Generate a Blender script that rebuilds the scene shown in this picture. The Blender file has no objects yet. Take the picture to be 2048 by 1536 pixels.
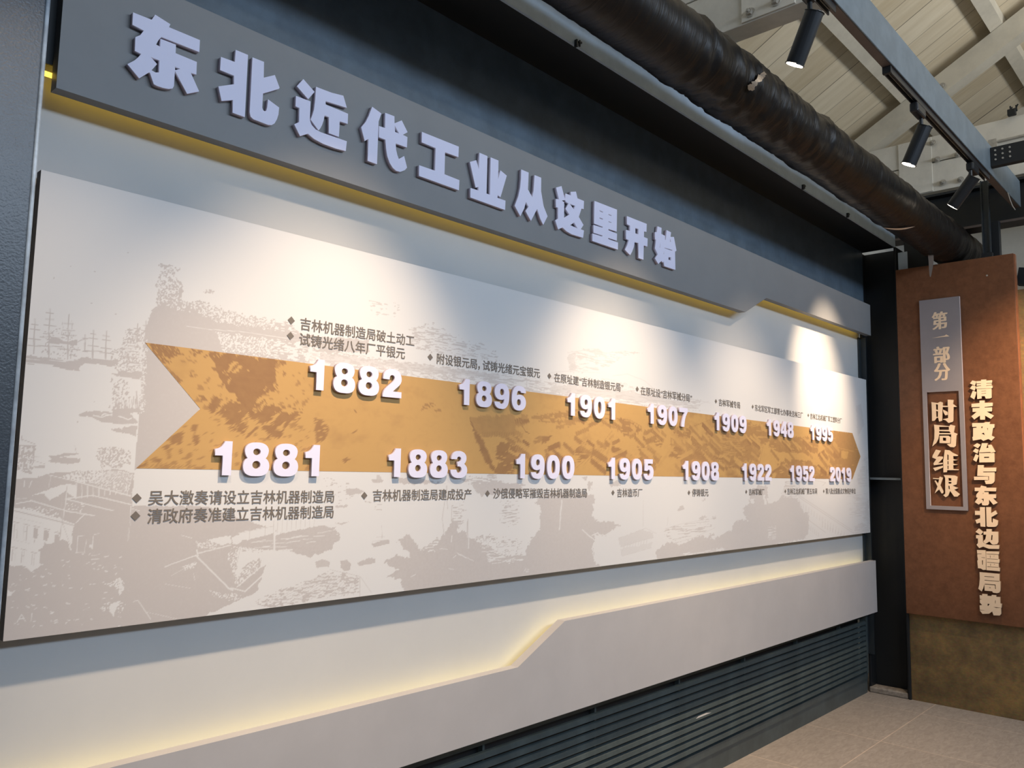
import bpy, bmesh, math, random
import numpy as np
from mathutils import Vector, Matrix

random.seed(7)
C = bpy.context.scene.collection
PI = math.pi

# ------------------------------------------------------------------ camera
CAM = np.array([0.0, 0.0, 1.6])
YAW, PITCH, ROLL, FPX = -0.821295842, 0.104339838, -0.0179176938, 1620.91868
def _rot():
    cy, sy = math.cos(YAW), math.sin(YAW)
    cp, sp = math.cos(PITCH), math.sin(PITCH)
    cr, sr = math.cos(ROLL), math.sin(ROLL)
    Rz = np.array([[cy, -sy, 0], [sy, cy, 0], [0, 0, 1]])
    Rx = np.array([[1, 0, 0], [0, cp, -sp], [0, sp, cp]])
    Ry = np.array([[cr, 0, sr], [0, 1, 0], [-sr, 0, cr]])
    return Rz @ Rx @ Ry
RM = _rot()
cam = bpy.data.objects.new('camera', bpy.data.cameras.new('camera'))
C.objects.link(cam)
cam.data.sensor_width = 36.0
cam.data.lens = FPX / 2048 * 36
cam.data.clip_start = 0.02
_m = Matrix(((RM[0, 0], RM[0, 2], -RM[0, 1], 0), (RM[1, 0], RM[1, 2], -RM[1, 1], 0),
             (RM[2, 0], RM[2, 2], -RM[2, 1], 1.6), (0, 0, 0, 1)))
cam.matrix_world = _m
bpy.context.scene.camera = cam

# ------------------------------------------------------------------ world, lights, exposure
sc = bpy.context.scene
sc.view_settings.view_transform = 'Standard'
sc.view_settings.look = 'None'
sc.view_settings.gamma = 1.0
sc.view_settings.exposure = 0.47
world = bpy.data.worlds.new('world'); sc.world = world
world.use_nodes = True
_bg = world.node_tree.nodes['Background']
_bg.inputs[0].default_value = (0.52, 0.62, 0.74, 1)
_bg.inputs[1].default_value = 0.12

def aim(o, target):
    d = Vector(target) - o.location
    o.rotation_euler = d.to_track_quat('-Z', 'Y').to_euler()
def area(name, loc, target, sx, sy, power, col):
    l = bpy.data.lights.new(name, 'AREA'); l.shape = 'RECTANGLE'
    l.size = sx; l.size_y = sy; l.energy = power; l.color = col
    o = bpy.data.objects.new(name, l); C.objects.link(o); o.location = loc; aim(o, target)
    return o
def spot(name, loc, target, power, col, ang, blend, rad=0.03):
    l = bpy.data.lights.new(name, 'SPOT'); l.energy = power; l.color = col
    l.spot_size = math.radians(ang); l.spot_blend = blend; l.shadow_soft_size = rad
    o = bpy.data.objects.new(name, l); C.objects.link(o); o.location = loc; aim(o, target)
    return o
# daylight from the hall's windows across the room
area('window_and_fill_light', (3.2, -3.2, 3.95), (3.0, 2.2, 2.2), 6.5, 0.5, 150, (0.60, 0.77, 1.0))
area('window_and_fill_light', (-3.4, 0.2, 2.4), (2.0, 2.2, 2.2), 2.0, 1.6, 4, (0.58, 0.78, 1.0))  # weak blue fill from the left, tints the left column
# added upward fill lamp that brightens the underside of the roof
area('window_and_fill_light', (4.5, -2.6, 4.3), (4.5, -1.8, 6.3), 6.0, 1.0, 225, (1.0, 0.93, 0.80))
WARM = (1.0, 0.77, 0.54)

# ------------------------------------------------------------------ helpers
def ray(u, v):
    d = np.array([(u - 1024) / FPX, 1.0, -(v - 768) / FPX]); return RM @ d
def at(u, v, axis, val):
    d = ray(u, v); t = (val - CAM[axis]) / d[axis]; return CAM + t * d

def tag(o, label=None, cat=None, group=None, kind=None):
    if label: o['label'] = label
    if cat: o['category'] = cat
    if group: o['group'] = group
    if kind: o['kind'] = kind
    return o
def thing(name, label, cat, loc=(0, 0, 0), group=None):
    o = bpy.data.objects.new(name, None); C.objects.link(o); o.location = loc
    o.empty_display_size = 0.1
    return tag(o, label, cat, group)
def link_mesh(name, me, m=None, parent=None, origin=None):
    """mesh in world coordinates -> object whose origin sits at `origin` (default: bottom centre)"""
    if len(me.vertices):
        co = np.empty(len(me.vertices) * 3); me.vertices.foreach_get('co', co); co = co.reshape(-1, 3)
        if origin is None:
            lo, hi = co.min(0), co.max(0); origin = ((lo[0] + hi[0]) / 2, (lo[1] + hi[1]) / 2, lo[2])
        co -= np.array(origin); me.vertices.foreach_set('co', co.ravel()); me.update()
    else:
        origin = (0, 0, 0)
    if m is not None and not len(me.materials): me.materials.append(m)
    o = bpy.data.objects.new(name, me); C.objects.link(o)
    if parent is not None:
        o.parent = parent; o.location = Vector(origin) - world_loc(parent)
    else:
        o.location = origin
    return o
def world_loc(o):
    v = Vector(o.location)
    while o.parent is not None:
        o = o.parent; v += Vector(o.location)
    return v
def obj(name, bm, m, parent=None, smooth=False, origin=None):
    bmesh.ops.recalc_face_normals(bm, faces=bm.faces)
    me = bpy.data.meshes.new(name); bm.to_mesh(me); bm.free()
    if smooth:
        for p in me.polygons: p.use_smooth = True
    return link_mesh(name, me, m, parent, origin)
def B(): return bmesh.new()
def box(bm, x0, x1, y0, y1, z0, z1, bev=0.0, seg=2):
    r = bmesh.ops.create_cube(bm, size=1.0)
    vs = r['verts']
    for v in vs:
        v.co.x = x0 + (v.co.x + .5) * (x1 - x0); v.co.y = y0 + (v.co.y + .5) * (y1 - y0); v.co.z = z0 + (v.co.z + .5) * (z1 - z0)
    if bev > 0:
        es = list({e for v in vs for e in v.link_edges})
        bmesh.ops.bevel(bm, geom=es, offset=bev, segments=seg, profile=0.5, affect='EDGES')
    return vs
def cyl(bm, p0, p1, r0, r1=None, n=20, caps=True):
    p0, p1 = Vector(p0), Vector(p1); r1 = r0 if r1 is None else r1
    ax = (p1 - p0); L = ax.length; q = Vector((0, 0, 1)).rotation_difference(ax)
    r = bmesh.ops.create_cone(bm, cap_ends=caps, segments=n, radius1=r0, radius2=r1, depth=L)
    for v in r['verts']: v.co = q @ v.co + (p0 + p1) / 2
    return r['verts']
def prism_poly(bm, pts, axis, a, b):
    """extrude polygon along axis from a to b; pts are the other two coords in order"""
    def mk(p, t):
        if axis == 'y': return (p[0], t, p[1])
        if axis == 'x': return (t, p[0], p[1])
        return (p[0], p[1], t)
    va = [bm.verts.new(mk(p, a)) for p in pts]; vb = [bm.verts.new(mk(p, b)) for p in pts]
    bm.faces.new(va); bm.faces.new(vb[::-1])
    n = len(pts)
    for i in range(n): bm.faces.new((va[i], vb[i], vb[(i + 1) % n], va[(i + 1) % n]))
def obox(bm, p0, p1, w, h, up=(0, 0, 1)):
    """box beam from p0 to p1, width w (sideways), height h (along up)"""
    p0, p1 = Vector(p0), Vector(p1); d = (p1 - p0).normalized(); up = Vector(up)
    s = d.cross(up).normalized(); u = s.cross(d).normalized()
    vs = []
    for p in (p0, p1):
        for a, b in ((-1, -1), (1, -1), (1, 1), (-1, 1)):
            vs.append(bm.verts.new(p + s * (a * w / 2) + u * (b * h / 2)))
    for f in ((0, 1, 2, 3), (7, 6, 5, 4), (0, 4, 5, 1), (1, 5, 6, 2), (2, 6, 7, 3), (3, 7, 4, 0)):
        bm.faces.new([vs[i] for i in f])

# ------------------------------------------------------------------ materials
def mat(name, col, rough=0.6, spec=0.4, metal=0.0, noise=0.0, nscale=8.0, bump=0.0, bscale=60.0, bdist=0.002, col2=None, n2=(0.4, 0.65)):
    m = bpy.data.materials.new(name); m.use_nodes = True
    nt = m.node_tree; p = nt.nodes['Principled BSDF']
    p.inputs['Roughness'].default_value = rough; p.inputs['Metallic'].default_value = metal
    p.inputs['Specular IOR Level'].default_value = spec
    p.inputs['Base Color'].default_value = (*col, 1)
    tc = nt.nodes.new('ShaderNodeTexCoord')
    if noise > 0 or col2:
        n = nt.nodes.new('ShaderNodeTexNoise'); n.inputs['Scale'].default_value = nscale; n.inputs['Detail'].default_value = 6
        n.inputs['Roughness'].default_value = 0.65
        nt.links.new(tc.outputs['Object'], n.inputs['Vector'])
        r = nt.nodes.new('ShaderNodeValToRGB')
        c2 = col2 if col2 else tuple(c * (1 - noise) for c in col)
        r.color_ramp.elements[0].position = n2[0]; r.color_ramp.elements[1].position = n2[1]
        r.color_ramp.elements[0].color = (*c2, 1); r.color_ramp.elements[1].color = (*col, 1)
        nt.links.new(n.outputs['Fac'], r.inputs['Fac']); nt.links.new(r.outputs['Color'], p.inputs['Base Color'])
    if bump > 0:
        n = nt.nodes.new('ShaderNodeTexNoise'); n.inputs['Scale'].default_value = bscale; n.inputs['Detail'].default_value = 3
        nt.links.new(tc.outputs['Object'], n.inputs['Vector'])
        b = nt.nodes.new('ShaderNodeBump'); b.inputs['Strength'].default_value = bump; b.inputs['Distance'].default_value = bdist
        nt.links.new(n.outputs['Fac'], b.inputs['Height']); nt.links.new(b.outputs['Normal'], p.inputs['Normal'])
    return m
def emis(name, col, strength):
    m = bpy.data.materials.new(name); m.use_nodes = True
    p = m.node_tree.nodes['Principled BSDF']
    p.inputs['Base Color'].default_value = (*col, 1)
    p.inputs['Emission Color'].default_value = (*col, 1); p.inputs['Emission Strength'].default_value = strength
    return m
M_back = mat('light_grey_paint', (0.60, 0.59, 0.57), 0.6, 0.3, noise=0.03, nscale=3)
M_head = mat('mid_grey_paint', (0.245, 0.245, 0.245), 0.5, 0.35, noise=0.05, nscale=4)
M_band = mat('warm_grey_paint', (0.50, 0.47, 0.455), 0.5, 0.35, noise=0.05, nscale=4)
M_edge = mat('board_edge', (0.10, 0.09, 0.085), 0.7)
M_steel = mat('dark_blue_black_paint', (0.105, 0.145, 0.185), 0.34, 0.5, noise=0.25, nscale=7, bump=0.25, bscale=140, bdist=0.001)
M_steel2 = mat('blue_grey_paint', (0.145, 0.180, 0.205), 0.45, 0.4, noise=0.2, nscale=9)
M_lip = mat('pale_blue_grey_daylit', (0.42, 0.52, 0.62), 0.45, 0.4, noise=0.12, nscale=9)  # lightened to stand for daylight on the lip and column head
M_trim = mat('near_black_blue_paint', (0.026, 0.034, 0.040), 0.4, 0.5, noise=0.2, nscale=7)
M_black = mat('black_paint', (0.012, 0.014, 0.016), 0.5, 0.4)
M_col = mat('column_gloss_paint', (0.045, 0.058, 0.075), 0.33, 0.55, noise=0.2, nscale=5, bump=0.5, bscale=190, bdist=0.0015)
M_grille = mat('dark_green_grey_metal', (0.072, 0.092, 0.092), 0.42, 0.45, noise=0.3, nscale=6)
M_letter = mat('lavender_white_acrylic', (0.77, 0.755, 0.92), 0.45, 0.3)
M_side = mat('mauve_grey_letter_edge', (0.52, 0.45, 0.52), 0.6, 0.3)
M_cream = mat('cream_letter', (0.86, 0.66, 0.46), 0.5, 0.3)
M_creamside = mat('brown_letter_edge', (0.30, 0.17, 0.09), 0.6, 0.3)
M_text = mat('dark_grey_print', (0.185, 0.16, 0.138), 0.7, 0.2)
M_rust = mat('rust_brown_panel', (0.190, 0.080, 0.037), 0.45, 0.3, col2=(0.130, 0.052, 0.023), nscale=22, n2=(.3, .7), bump=0.15, bscale=90)
M_rustedge = mat('brown_panel_edge', (0.36, 0.13, 0.055), 0.4, 0.45, noise=0.3, nscale=12)
M_sign = mat('silver_grey_sign', (0.33, 0.30, 0.31), 0.35, 0.4, metal=0.25, noise=0.05, nscale=5)
M_signedge = mat('pale_sign_edge', (0.66, 0.55, 0.53), 0.4, 0.4)
M_wood = mat('cream_painted_timber', (0.60, 0.56, 0.47), 0.65, 0.25, noise=0.22, nscale=4, n2=(.25, .6), bump=0.25, bscale=25, bdist=0.004)
M_woodwhite = mat('white_painted_timber', (0.66, 0.63, 0.56), 0.65, 0.25, noise=0.2, nscale=5, n2=(.25, .6), bump=0.25, bscale=25, bdist=0.004)
M_bolt = mat('painted_bolt', (0.46, 0.43, 0.37), 0.5, 0.4, noise=0.3, nscale=20)
M_spot = mat('matt_black_fitting', (0.014, 0.015, 0.017), 0.38, 0.45)
M_lens = emis('lit_lens', (1.0, 0.86, 0.66), 14)
M_led = emis('yellow_led', (1.0, 0.66, 0.07), 1.9)
M_white = mat('white_scuff', (0.62, 0.56, 0.50), 0.8)
M_plaster = mat('white_wall_paint', (0.66, 0.63, 0.56), 0.7, 0.2, noise=0.12, nscale=3)
M_conc = mat('mortar', (0.40, 0.34, 0.28), 0.85, noise=0.4, nscale=30)

def m_panel():
    m = bpy.data.materials.new('printed_panel'); m.use_nodes = True
    nt = m.node_tree; p = nt.nodes['Principled BSDF']
    p.inputs['Roughness'].default_value = 0.5; p.inputs['Specular IOR Level'].default_value = 0.25
    a = nt.nodes.new('ShaderNodeAttribute'); a.attribute_name = 'ink'
    r = nt.nodes.new('ShaderNodeMix'); r.data_type = 'RGBA'
    r.inputs['A'].default_value = (0.70, 0.685, 0.67, 1); r.inputs['B'].default_value = (0.53, 0.49, 0.47, 1)
    nt.links.new(a.outputs['Fac'], r.inputs['Factor']); nt.links.new(r.outputs['Result'], p.inputs['Base Color'])
    return m
M_panel = m_panel()
def m_arrow():
    m = bpy.data.materials.new('printed_arrow'); m.use_nodes = True
    nt = m.node_tree; p = nt.nodes['Principled BSDF']
    p.inputs['Roughness'].default_value = 0.55; p.inputs['Specular IOR Level'].default_value = 0.2
    a = nt.nodes.new('ShaderNodeAttribute'); a.attribute_name = 'ink'
    r = nt.nodes.new('ShaderNodeMix'); r.data_type = 'RGBA'
    r.inputs['A'].default_value = (0.54, 0.325, 0.125, 1); r.inputs['B'].default_value = (0.31, 0.17, 0.08, 1)
    nt.links.new(a.outputs['Fac'], r.inputs['Factor']); nt.links.new(r.outputs['Result'], p.inputs['Base Color'])
    return m
M_arrow = m_arrow()
def m_floor():
    m = bpy.data.materials.new('stone_floor_tiles'); m.use_nodes = True
    nt = m.node_tree; p = nt.nodes['Principled BSDF']; N = nt.nodes; L = nt.links
    tc = N.new('ShaderNodeTexCoord')
    mp = N.new('ShaderNodeMapping'); mp.inputs['Location'].default_value = (-5.28, -1.815, 0)
    L.new(tc.outputs['Object'], mp.inputs['Vector'])
    b = N.new('ShaderNodeTexBrick'); b.offset = 0.0; b.inputs['Scale'].default_value = 1.0
    b.inputs['Brick Width'].default_value = 0.8; b.inputs['Row Height'].default_value = 0.8
    b.inputs['Mortar Size'].default_value = 0.0035; b.inputs['Mortar Smooth'].default_value = 0.3
    b.inputs['Color1'].default_value = (1, 1, 1, 1); b.inputs['Color2'].default_value = (.93, .93, .93, 1); b.inputs['Mortar'].default_value = (1.55, 1.45, 1.35, 1)
    L.new(mp.outputs['Vector'], b.inputs['Vector'])
    st = N.new('ShaderNodeMapping'); st.inputs['Scale'].default_value = (14, 40, 14); st.inputs['Rotation'].default_value = (0, 0, 0.25)
    L.new(tc.outputs['Object'], st.inputs['Vector'])
    n = N.new('ShaderNodeTexNoise'); n.inputs['Scale'].default_value = 1.0; n.inputs['Detail'].default_value = 8; n.inputs['Distortion'].default_value = 1.2
    L.new(st.outputs['Vector'], n.inputs['Vector'])
    r = N.new('ShaderNodeValToRGB'); r.color_ramp.elements[0].position = .25; r.color_ramp.elements[1].position = .75
    r.color_ramp.elements[0].color = (0.29, 0.245, 0.205, 1); r.color_ramp.elements[1].color = (0.41, 0.35, 0.30, 1)
    L.new(n.outputs['Fac'], r.inputs['Fac'])
    mx = N.new('ShaderNodeMix'); mx.data_type = 'RGBA'; mx.blend_type = 'MULTIPLY'; mx.inputs['Factor'].default_value = 1
    L.new(r.outputs['Color'], mx.inputs['A']); L.new(b.outputs['Color'], mx.inputs['B'])
    L.new(mx.outputs['Result'], p.inputs['Base Color'])
    p.inputs['Roughness'].default_value = 0.5; p.inputs['Specular IOR Level'].default_value = 0.3
    return m
M_floor = m_floor()
def m_bronze():
    m = bpy.data.materials.new('mottled_bronze_wall'); m.use_nodes = True
    nt = m.node_tree; p = nt.nodes['Principled BSDF']; N = nt.nodes; L = nt.links
    tc = N.new('ShaderNodeTexCoord')
    n = N.new('ShaderNodeTexNoise'); n.inputs['Scale'].default_value = 5; n.inputs['Detail'].default_value = 10; n.inputs['Roughness'].default_value = .7
    L.new(tc.outputs['Object'], n.inputs['Vector'])
    r = N.new('ShaderNodeValToRGB'); e = r.color_ramp.elements
    e[0].position = .32; e[1].position = .72; e[0].color = (0.115, 0.078, 0.038, 1); e[1].color = (0.36, 0.22, 0.075, 1)
    x = e.new(.5); x.color = (0.205, 0.132, 0.055, 1)
    L.new(n.outputs['Fac'], r.inputs['Fac'])
    w = N.new('ShaderNodeTexNoise'); w.inputs['Scale'].default_value = 120; w.inputs['Detail'].default_value = 4
    mp = N.new('ShaderNodeMapping'); mp.inputs['Scale'].default_value = (1, .35, 1)
    L.new(tc.outputs['Object'], mp.inputs['Vector']); L.new(mp.outputs['Vector'], w.inputs['Vector'])
    mx = N.new('ShaderNodeMix'); mx.data_type = 'RGBA'; mx.blend_type = 'OVERLAY'; mx.inputs['Factor'].default_value = .35
    L.new(r.outputs['Color'], mx.inputs['A']); L.new(w.outputs['Color'], mx.inputs['B'])
    L.new(mx.outputs['Result'], p.inputs['Base Color'])
    p.inputs['Roughness'].default_value = .5; p.inputs['Specular IOR Level'].default_value = .35
    return m
M_bronze = m_bronze()
def m_planks():
    m = bpy.data.materials.new('painted_roof_boards'); m.use_nodes = True
    nt = m.node_tree; p = nt.nodes['Principled BSDF']; N = nt.nodes; L = nt.links
    tc = N.new('ShaderNodeTexCoord'); sx = N.new('ShaderNodeSeparateXYZ'); L.new(tc.outputs['Object'], sx.inputs[0])
    def math_(op, a=None, b=None):
        q = N.new('ShaderNodeMath'); q.operation = op
        for i, v in enumerate((a, b)):
            if v is None: continue
            if isinstance(v, (int, float)): q.inputs[i].default_value = v
            else: L.new(v, q.inputs[i])
        return q.outputs[0]
    wob = N.new('ShaderNodeTexNoise'); wob.noise_dimensions = '1D'; wob.inputs['Scale'].default_value = 2.1; L.new(sx.outputs['X'], wob.inputs['W'])
    t = math_('DIVIDE', math_('ADD', sx.outputs['X'], math_('MULTIPLY', wob.outputs['Fac'], .28)), 0.26)
    fr = math_('FRACT', t); fl = math_('FLOOR', t)
    d = math_('ABSOLUTE', math_('SUBTRACT', fr, .5))
    wn2 = N.new('ShaderNodeTexWhiteNoise'); wn2.noise_dimensions = '1D'; L.new(math_('FLOOR', math_('ADD', t, .5)), wn2.inputs['W'])
    gap = math_('MULTIPLY', math_('GREATER_THAN', d, 0.486), math_('ADD', math_('MULTIPLY', wn2.outputs['Value'], .8), .15))
    wn = N.new('ShaderNodeTexWhiteNoise'); wn.noise_dimensions = '1D'; L.new(fl, wn.inputs['W'])
    st = N.new('ShaderNodeMapping'); st.inputs['Scale'].default_value = (10, 1.2, 1.2); L.new(tc.outputs['Object'], st.inputs['Vector'])
    n = N.new('ShaderNodeTexNoise'); n.inputs['Scale'].default_value = 2; n.inputs['Detail'].default_value = 6; L.new(st.outputs['Vector'], n.inputs['Vector'])
    k = math_('ADD', math_('MULTIPLY', wn.outputs['Value'], .35), math_('MULTIPLY', n.outputs['Fac'], .65))
    r = N.new('ShaderNodeValToRGB'); e = r.color_ramp.elements
    e[0].position = .2; e[1].position = .8; e[0].color = (0.52, 0.43, 0.29, 1); e[1].color = (0.74, 0.66, 0.51, 1)
    L.new(k, r.inputs['Fac'])
    mx = N.new('ShaderNodeMix'); mx.data_type = 'RGBA'; L.new(gap, mx.inputs['Factor'])
    L.new(r.outputs['Color'], mx.inputs['A']); mx.inputs['B'].default_value = (.07, .055, .04, 1)
    L.new(mx.outputs['Result'], p.inputs['Base Color']); p.inputs['Roughness'].default_value = .65
    return m
M_planks = m_planks()
def m_duct():
    m = bpy.data.materials.new('black_wrapped_duct'); m.use_nodes = True
    nt = m.node_tree; p = nt.nodes['Principled BSDF']; N = nt.nodes; L = nt.links
    tc = N.new('ShaderNodeTexCoord')
    n = N.new('ShaderNodeTexNoise'); n.inputs['Scale'].default_value = 3; n.inputs['Detail'].default_value = 5
    L.new(tc.outputs['Object'], n.inputs['Vector'])
    r = N.new('ShaderNodeValToRGB'); e = r.color_ramp.elements
    e[0].color = (0.004, 0.0035, 0.003, 1); e[1].color = (0.013, 0.0092, 0.0075, 1)
    L.new(n.outputs['Fac'], r.inputs['Fac']); L.new(r.outputs['Color'], p.inputs['Base Color'])
    p.inputs['Roughness'].default_value = .42; p.inputs['Specular IOR Level'].default_value = .25
    mp = N.new('ShaderNodeMapping'); mp.inputs['Scale'].default_value = (26, 3.5, 3.5); mp.inputs['Rotation'].default_value = (0, 0, .12)
    L.new(tc.outputs['Object'], mp.inputs['Vector'])
    f = N.new('ShaderNodeTexNoise'); f.inputs['Scale'].default_value = 1.6; f.inputs['Detail'].default_value = 5; f.inputs['Distortion'].default_value = .6
    L.new(mp.outputs['Vector'], f.inputs['Vector'])
    b = N.new('ShaderNodeBump'); b.inputs['Strength'].default_value = .55; b.inputs['Distance'].default_value = .012
    L.new(f.outputs['Fac'], b.inputs['Height']); L.new(b.outputs['Normal'], p.inputs['Normal'])
    return m
M_duct = m_duct()

# ------------------------------------------------------------------ setting
def struct(name, bm, m):
    o = obj(name, bm, m); o['kind'] = 'structure'; return o
YB = 2.275                                   # face of the light grey backing wall
bm = B(); box(bm, -4, 11, -5.0, 2.75, -0.08, 0.0); o = struct('floor', bm, M_floor)
# keep tile coordinates in world space
o.data.transform(Matrix.Translation(o.location)); o.location = (0, 0, 0)
bm = B(); box(bm, 0.19, 6.405, YB, YB + 0.05, 0.66, 3.34); struct('wall_back', bm, M_back)
bm = B(); box(bm, -4, 0.19, YB, YB + .05, 0.0, 3.34); struct('wall_left', bm, M_back)
bm = B(); box(bm, -4, 11, 2.75, 2.87, 0.0, 4.75); struct('wall_outer', bm, M_plaster)
bm = B(); box(bm, 6.405, 6.50, -4.0, 1.985, 0.0, 2.895); struct('wall_right', bm, M_bronze)
bm = B(); box(bm, 9.2, 9.3, -5.0, 2.75, 0.0, 7.6); struct('wall_gable', bm, M_plaster)
# sloped roof deck of boards, ridge towards the hall
SL = 0.55
def zroof(y): return 4.80 + SL * (2.55 - y)
bm = B(); prism_poly(bm, [(2.95, zroof(2.95)), (-3.0, zroof(-3.0)), (-3.0, zroof(-3.0) + .05), (2.95, zroof(2.95) + .05)], 'x', 1.0, 9.2)
o = struct('ceiling', bm, M_planks)

# ------------------------------------------------------------------ curves -> letters
def fill_mesh(loops, depth, basis, mats, off=None):
    """loops: components [[outer, hole..],..] in 2D; basis(a,b,c)->world, c from 0 (back) to 1 (front)"""
    bmt = bmesh.new()
    for comp in loops:
        cu = bpy.data.curves.new('tmp', 'CURVE'); cu.dimensions = '2D'; cu.fill_mode = 'BOTH'; cu.extrude = 0.5
        for lp in comp:
            s = cu.splines.new('POLY'); s.points.add(len(lp) - 1); s.use_cyclic_u = True
            for p, q in zip(s.points, lp): p.co = (q[0], q[1], 0, 1)
        ob = bpy.data.objects.new('tmp', cu)
        me = ob.to_mesh()
        bmt.from_mesh(me); ob.to_mesh_clear()
        bpy.data.objects.remove(ob); bpy.data.curves.remove(cu)
    bmesh.ops.remove_doubles(bmt, verts=bmt.verts, dist=1e-6)
    for f in bmt.faces:
        zs = [v.co.z for v in f.verts]
        f.material_index = 0 if max(zs) - min(zs) < .5 else 1
    for v in bmt.verts: v.co = Vector(basis(v.co.x, v.co.y, v.co.z + .5))
    bmesh.ops.recalc_face_normals(bmt, faces=bmt.faces)
    me = bpy.data.meshes.new('letter'); bmt.to_mesh(me); bmt.free()
    for m in mats: me.materials.append(m)
    return me
def wall_basis(yb, yf):
    return lambda a, b, c: (a, yb + (yf - yb) * c, b)
def side_basis(xb, xf):
    return lambda a, b, c: (xb + (xf - xb) * c, -a, b)
def px_loops(comps, org, s, axis, val):
    out = []
    for comp in comps:
        oc = []
        for lp in comp:
            pts = [at(org[0] + x / s, org[1] + y / s, axis, val) for x, y in lp]
            oc.append([(p[0], p[2]) if axis == 1 else (-p[1], p[2]) for p in pts])
        out.append(oc)
    return out

# ------------------------------------------------------------------ header board, band, panel
YH, YP, YL = 2.176, 2.22, 2.18
bm = B(); prism_poly(bm, [(0.638, 2.906), (6.376, 2.906), (6.376, 2.667), (4.597, 2.662), (4.322, 2.532), (0.638, 2.532)], 'y', YH, YH + .04)
hd = obj('header_board', bm, M_head)
tag(hd, 'long dark grey header board with a stepped lower edge, behind the big white title', 'sign board')
bm = B(); prism_poly(bm, [(0.56, 0.834), (2.406, 0.834), (2.692, 0.975), (6.352, 0.970), (6.358, 0.596), (0.56, 0.604)], 'y', YL, YL + .04)
bd = obj('lower_band', bm, M_band)
tag(bd, 'warm grey stepped band board running above the floor ventilation grille', 'wall board')
# led strips in the gap behind both boards
bm = B(); box(bm, 0.622, 4.32, 2.226, 2.236, 2.578, 2.588); box(bm, 4.62, 6.34, 2.226, 2.236, 2.708, 2.718); obox(bm, (4.325, 2.231, .0 + 2.583), (4.615, 2.231, 2.713), .01, .01); o = obj('led_strip', bm, M_led)
tag(o, 'yellow glowing light strip in the gap behind the dark grey header board', 'light strip')
bm = B()
box(bm, 0.60, 2.40, 2.232, 2.242, 0.800, 0.808); box(bm, 2.70, 6.33, 2.232, 2.242, 0.940, 0.948)
obox(bm, (2.41, 2.237, .804), (2.69, 2.237, .944), .01, .008)
o = obj('led_strip', bm, emis('warm_led', (1.0, 0.80, 0.30), 2.4))
tag(o, 'pale yellow glowing light strip in the gap behind the lower grey band', 'light strip')

PX0, PX1, PZ0, PZ1 = 0.632, 6.372, 1.172, 2.328
panel = thing('display_panel', 'wide pale printed board with a golden arrow timeline over a faint grey harbour picture', 'display board', (3.5, YP, PZ0))
bm = B(); box(bm, PX0, PX1, YP + .001, YP + .03, PZ0, PZ1); obj('board', bm, M_edge, panel)

# ---- artwork painted as an ink value per vertex of a fine mesh
def vnoise(x, y, seed=0):
    xi = np.floor(x).astype(np.int64); yi = np.floor(y).astype(np.int64)
    fx = x - xi; fy = y - yi
    fx = fx * fx * (3 - 2 * fx); fy = fy * fy * (3 - 2 * fy)
    def h(a, b):
        n = (a * 374761393 + b * 668265263 + seed * 974711) & 0xffffffff
        n = ((n ^ (n >> 13)) * 1274126177) & 0xffffffff
        return ((n ^ (n >> 16)) & 0xffff) / 65535.0
    return (h(xi, yi) * (1 - fx) + h(xi + 1, yi) * fx) * (1 - fy) + (h(xi, yi + 1) * (1 - fx) + h(xi + 1, yi + 1) * fx) * fy
def fbm(x, y, seed=0, octv=4):
    s = 0; a = .5; t = 0
    for i in range(octv):
        s = s + a * vnoise(x, y, seed + i * 17); t += a; a *= .55; x = x * 2.03; y = y * 2.03
    return s / t
def inside(U, V, pts):
    r = np.zeros(U.shape, bool); n = len(pts); j = n - 1
    for i in range(n):
        xi, yi = pts[i]; xj, yj = pts[j]
        if yi != yj:
            c = ((yi > V) != (yj > V)) & (U < (xj - xi) * (V - yi) / (yj - yi) + xi)
            r ^= c
        j = i
    return r
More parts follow.
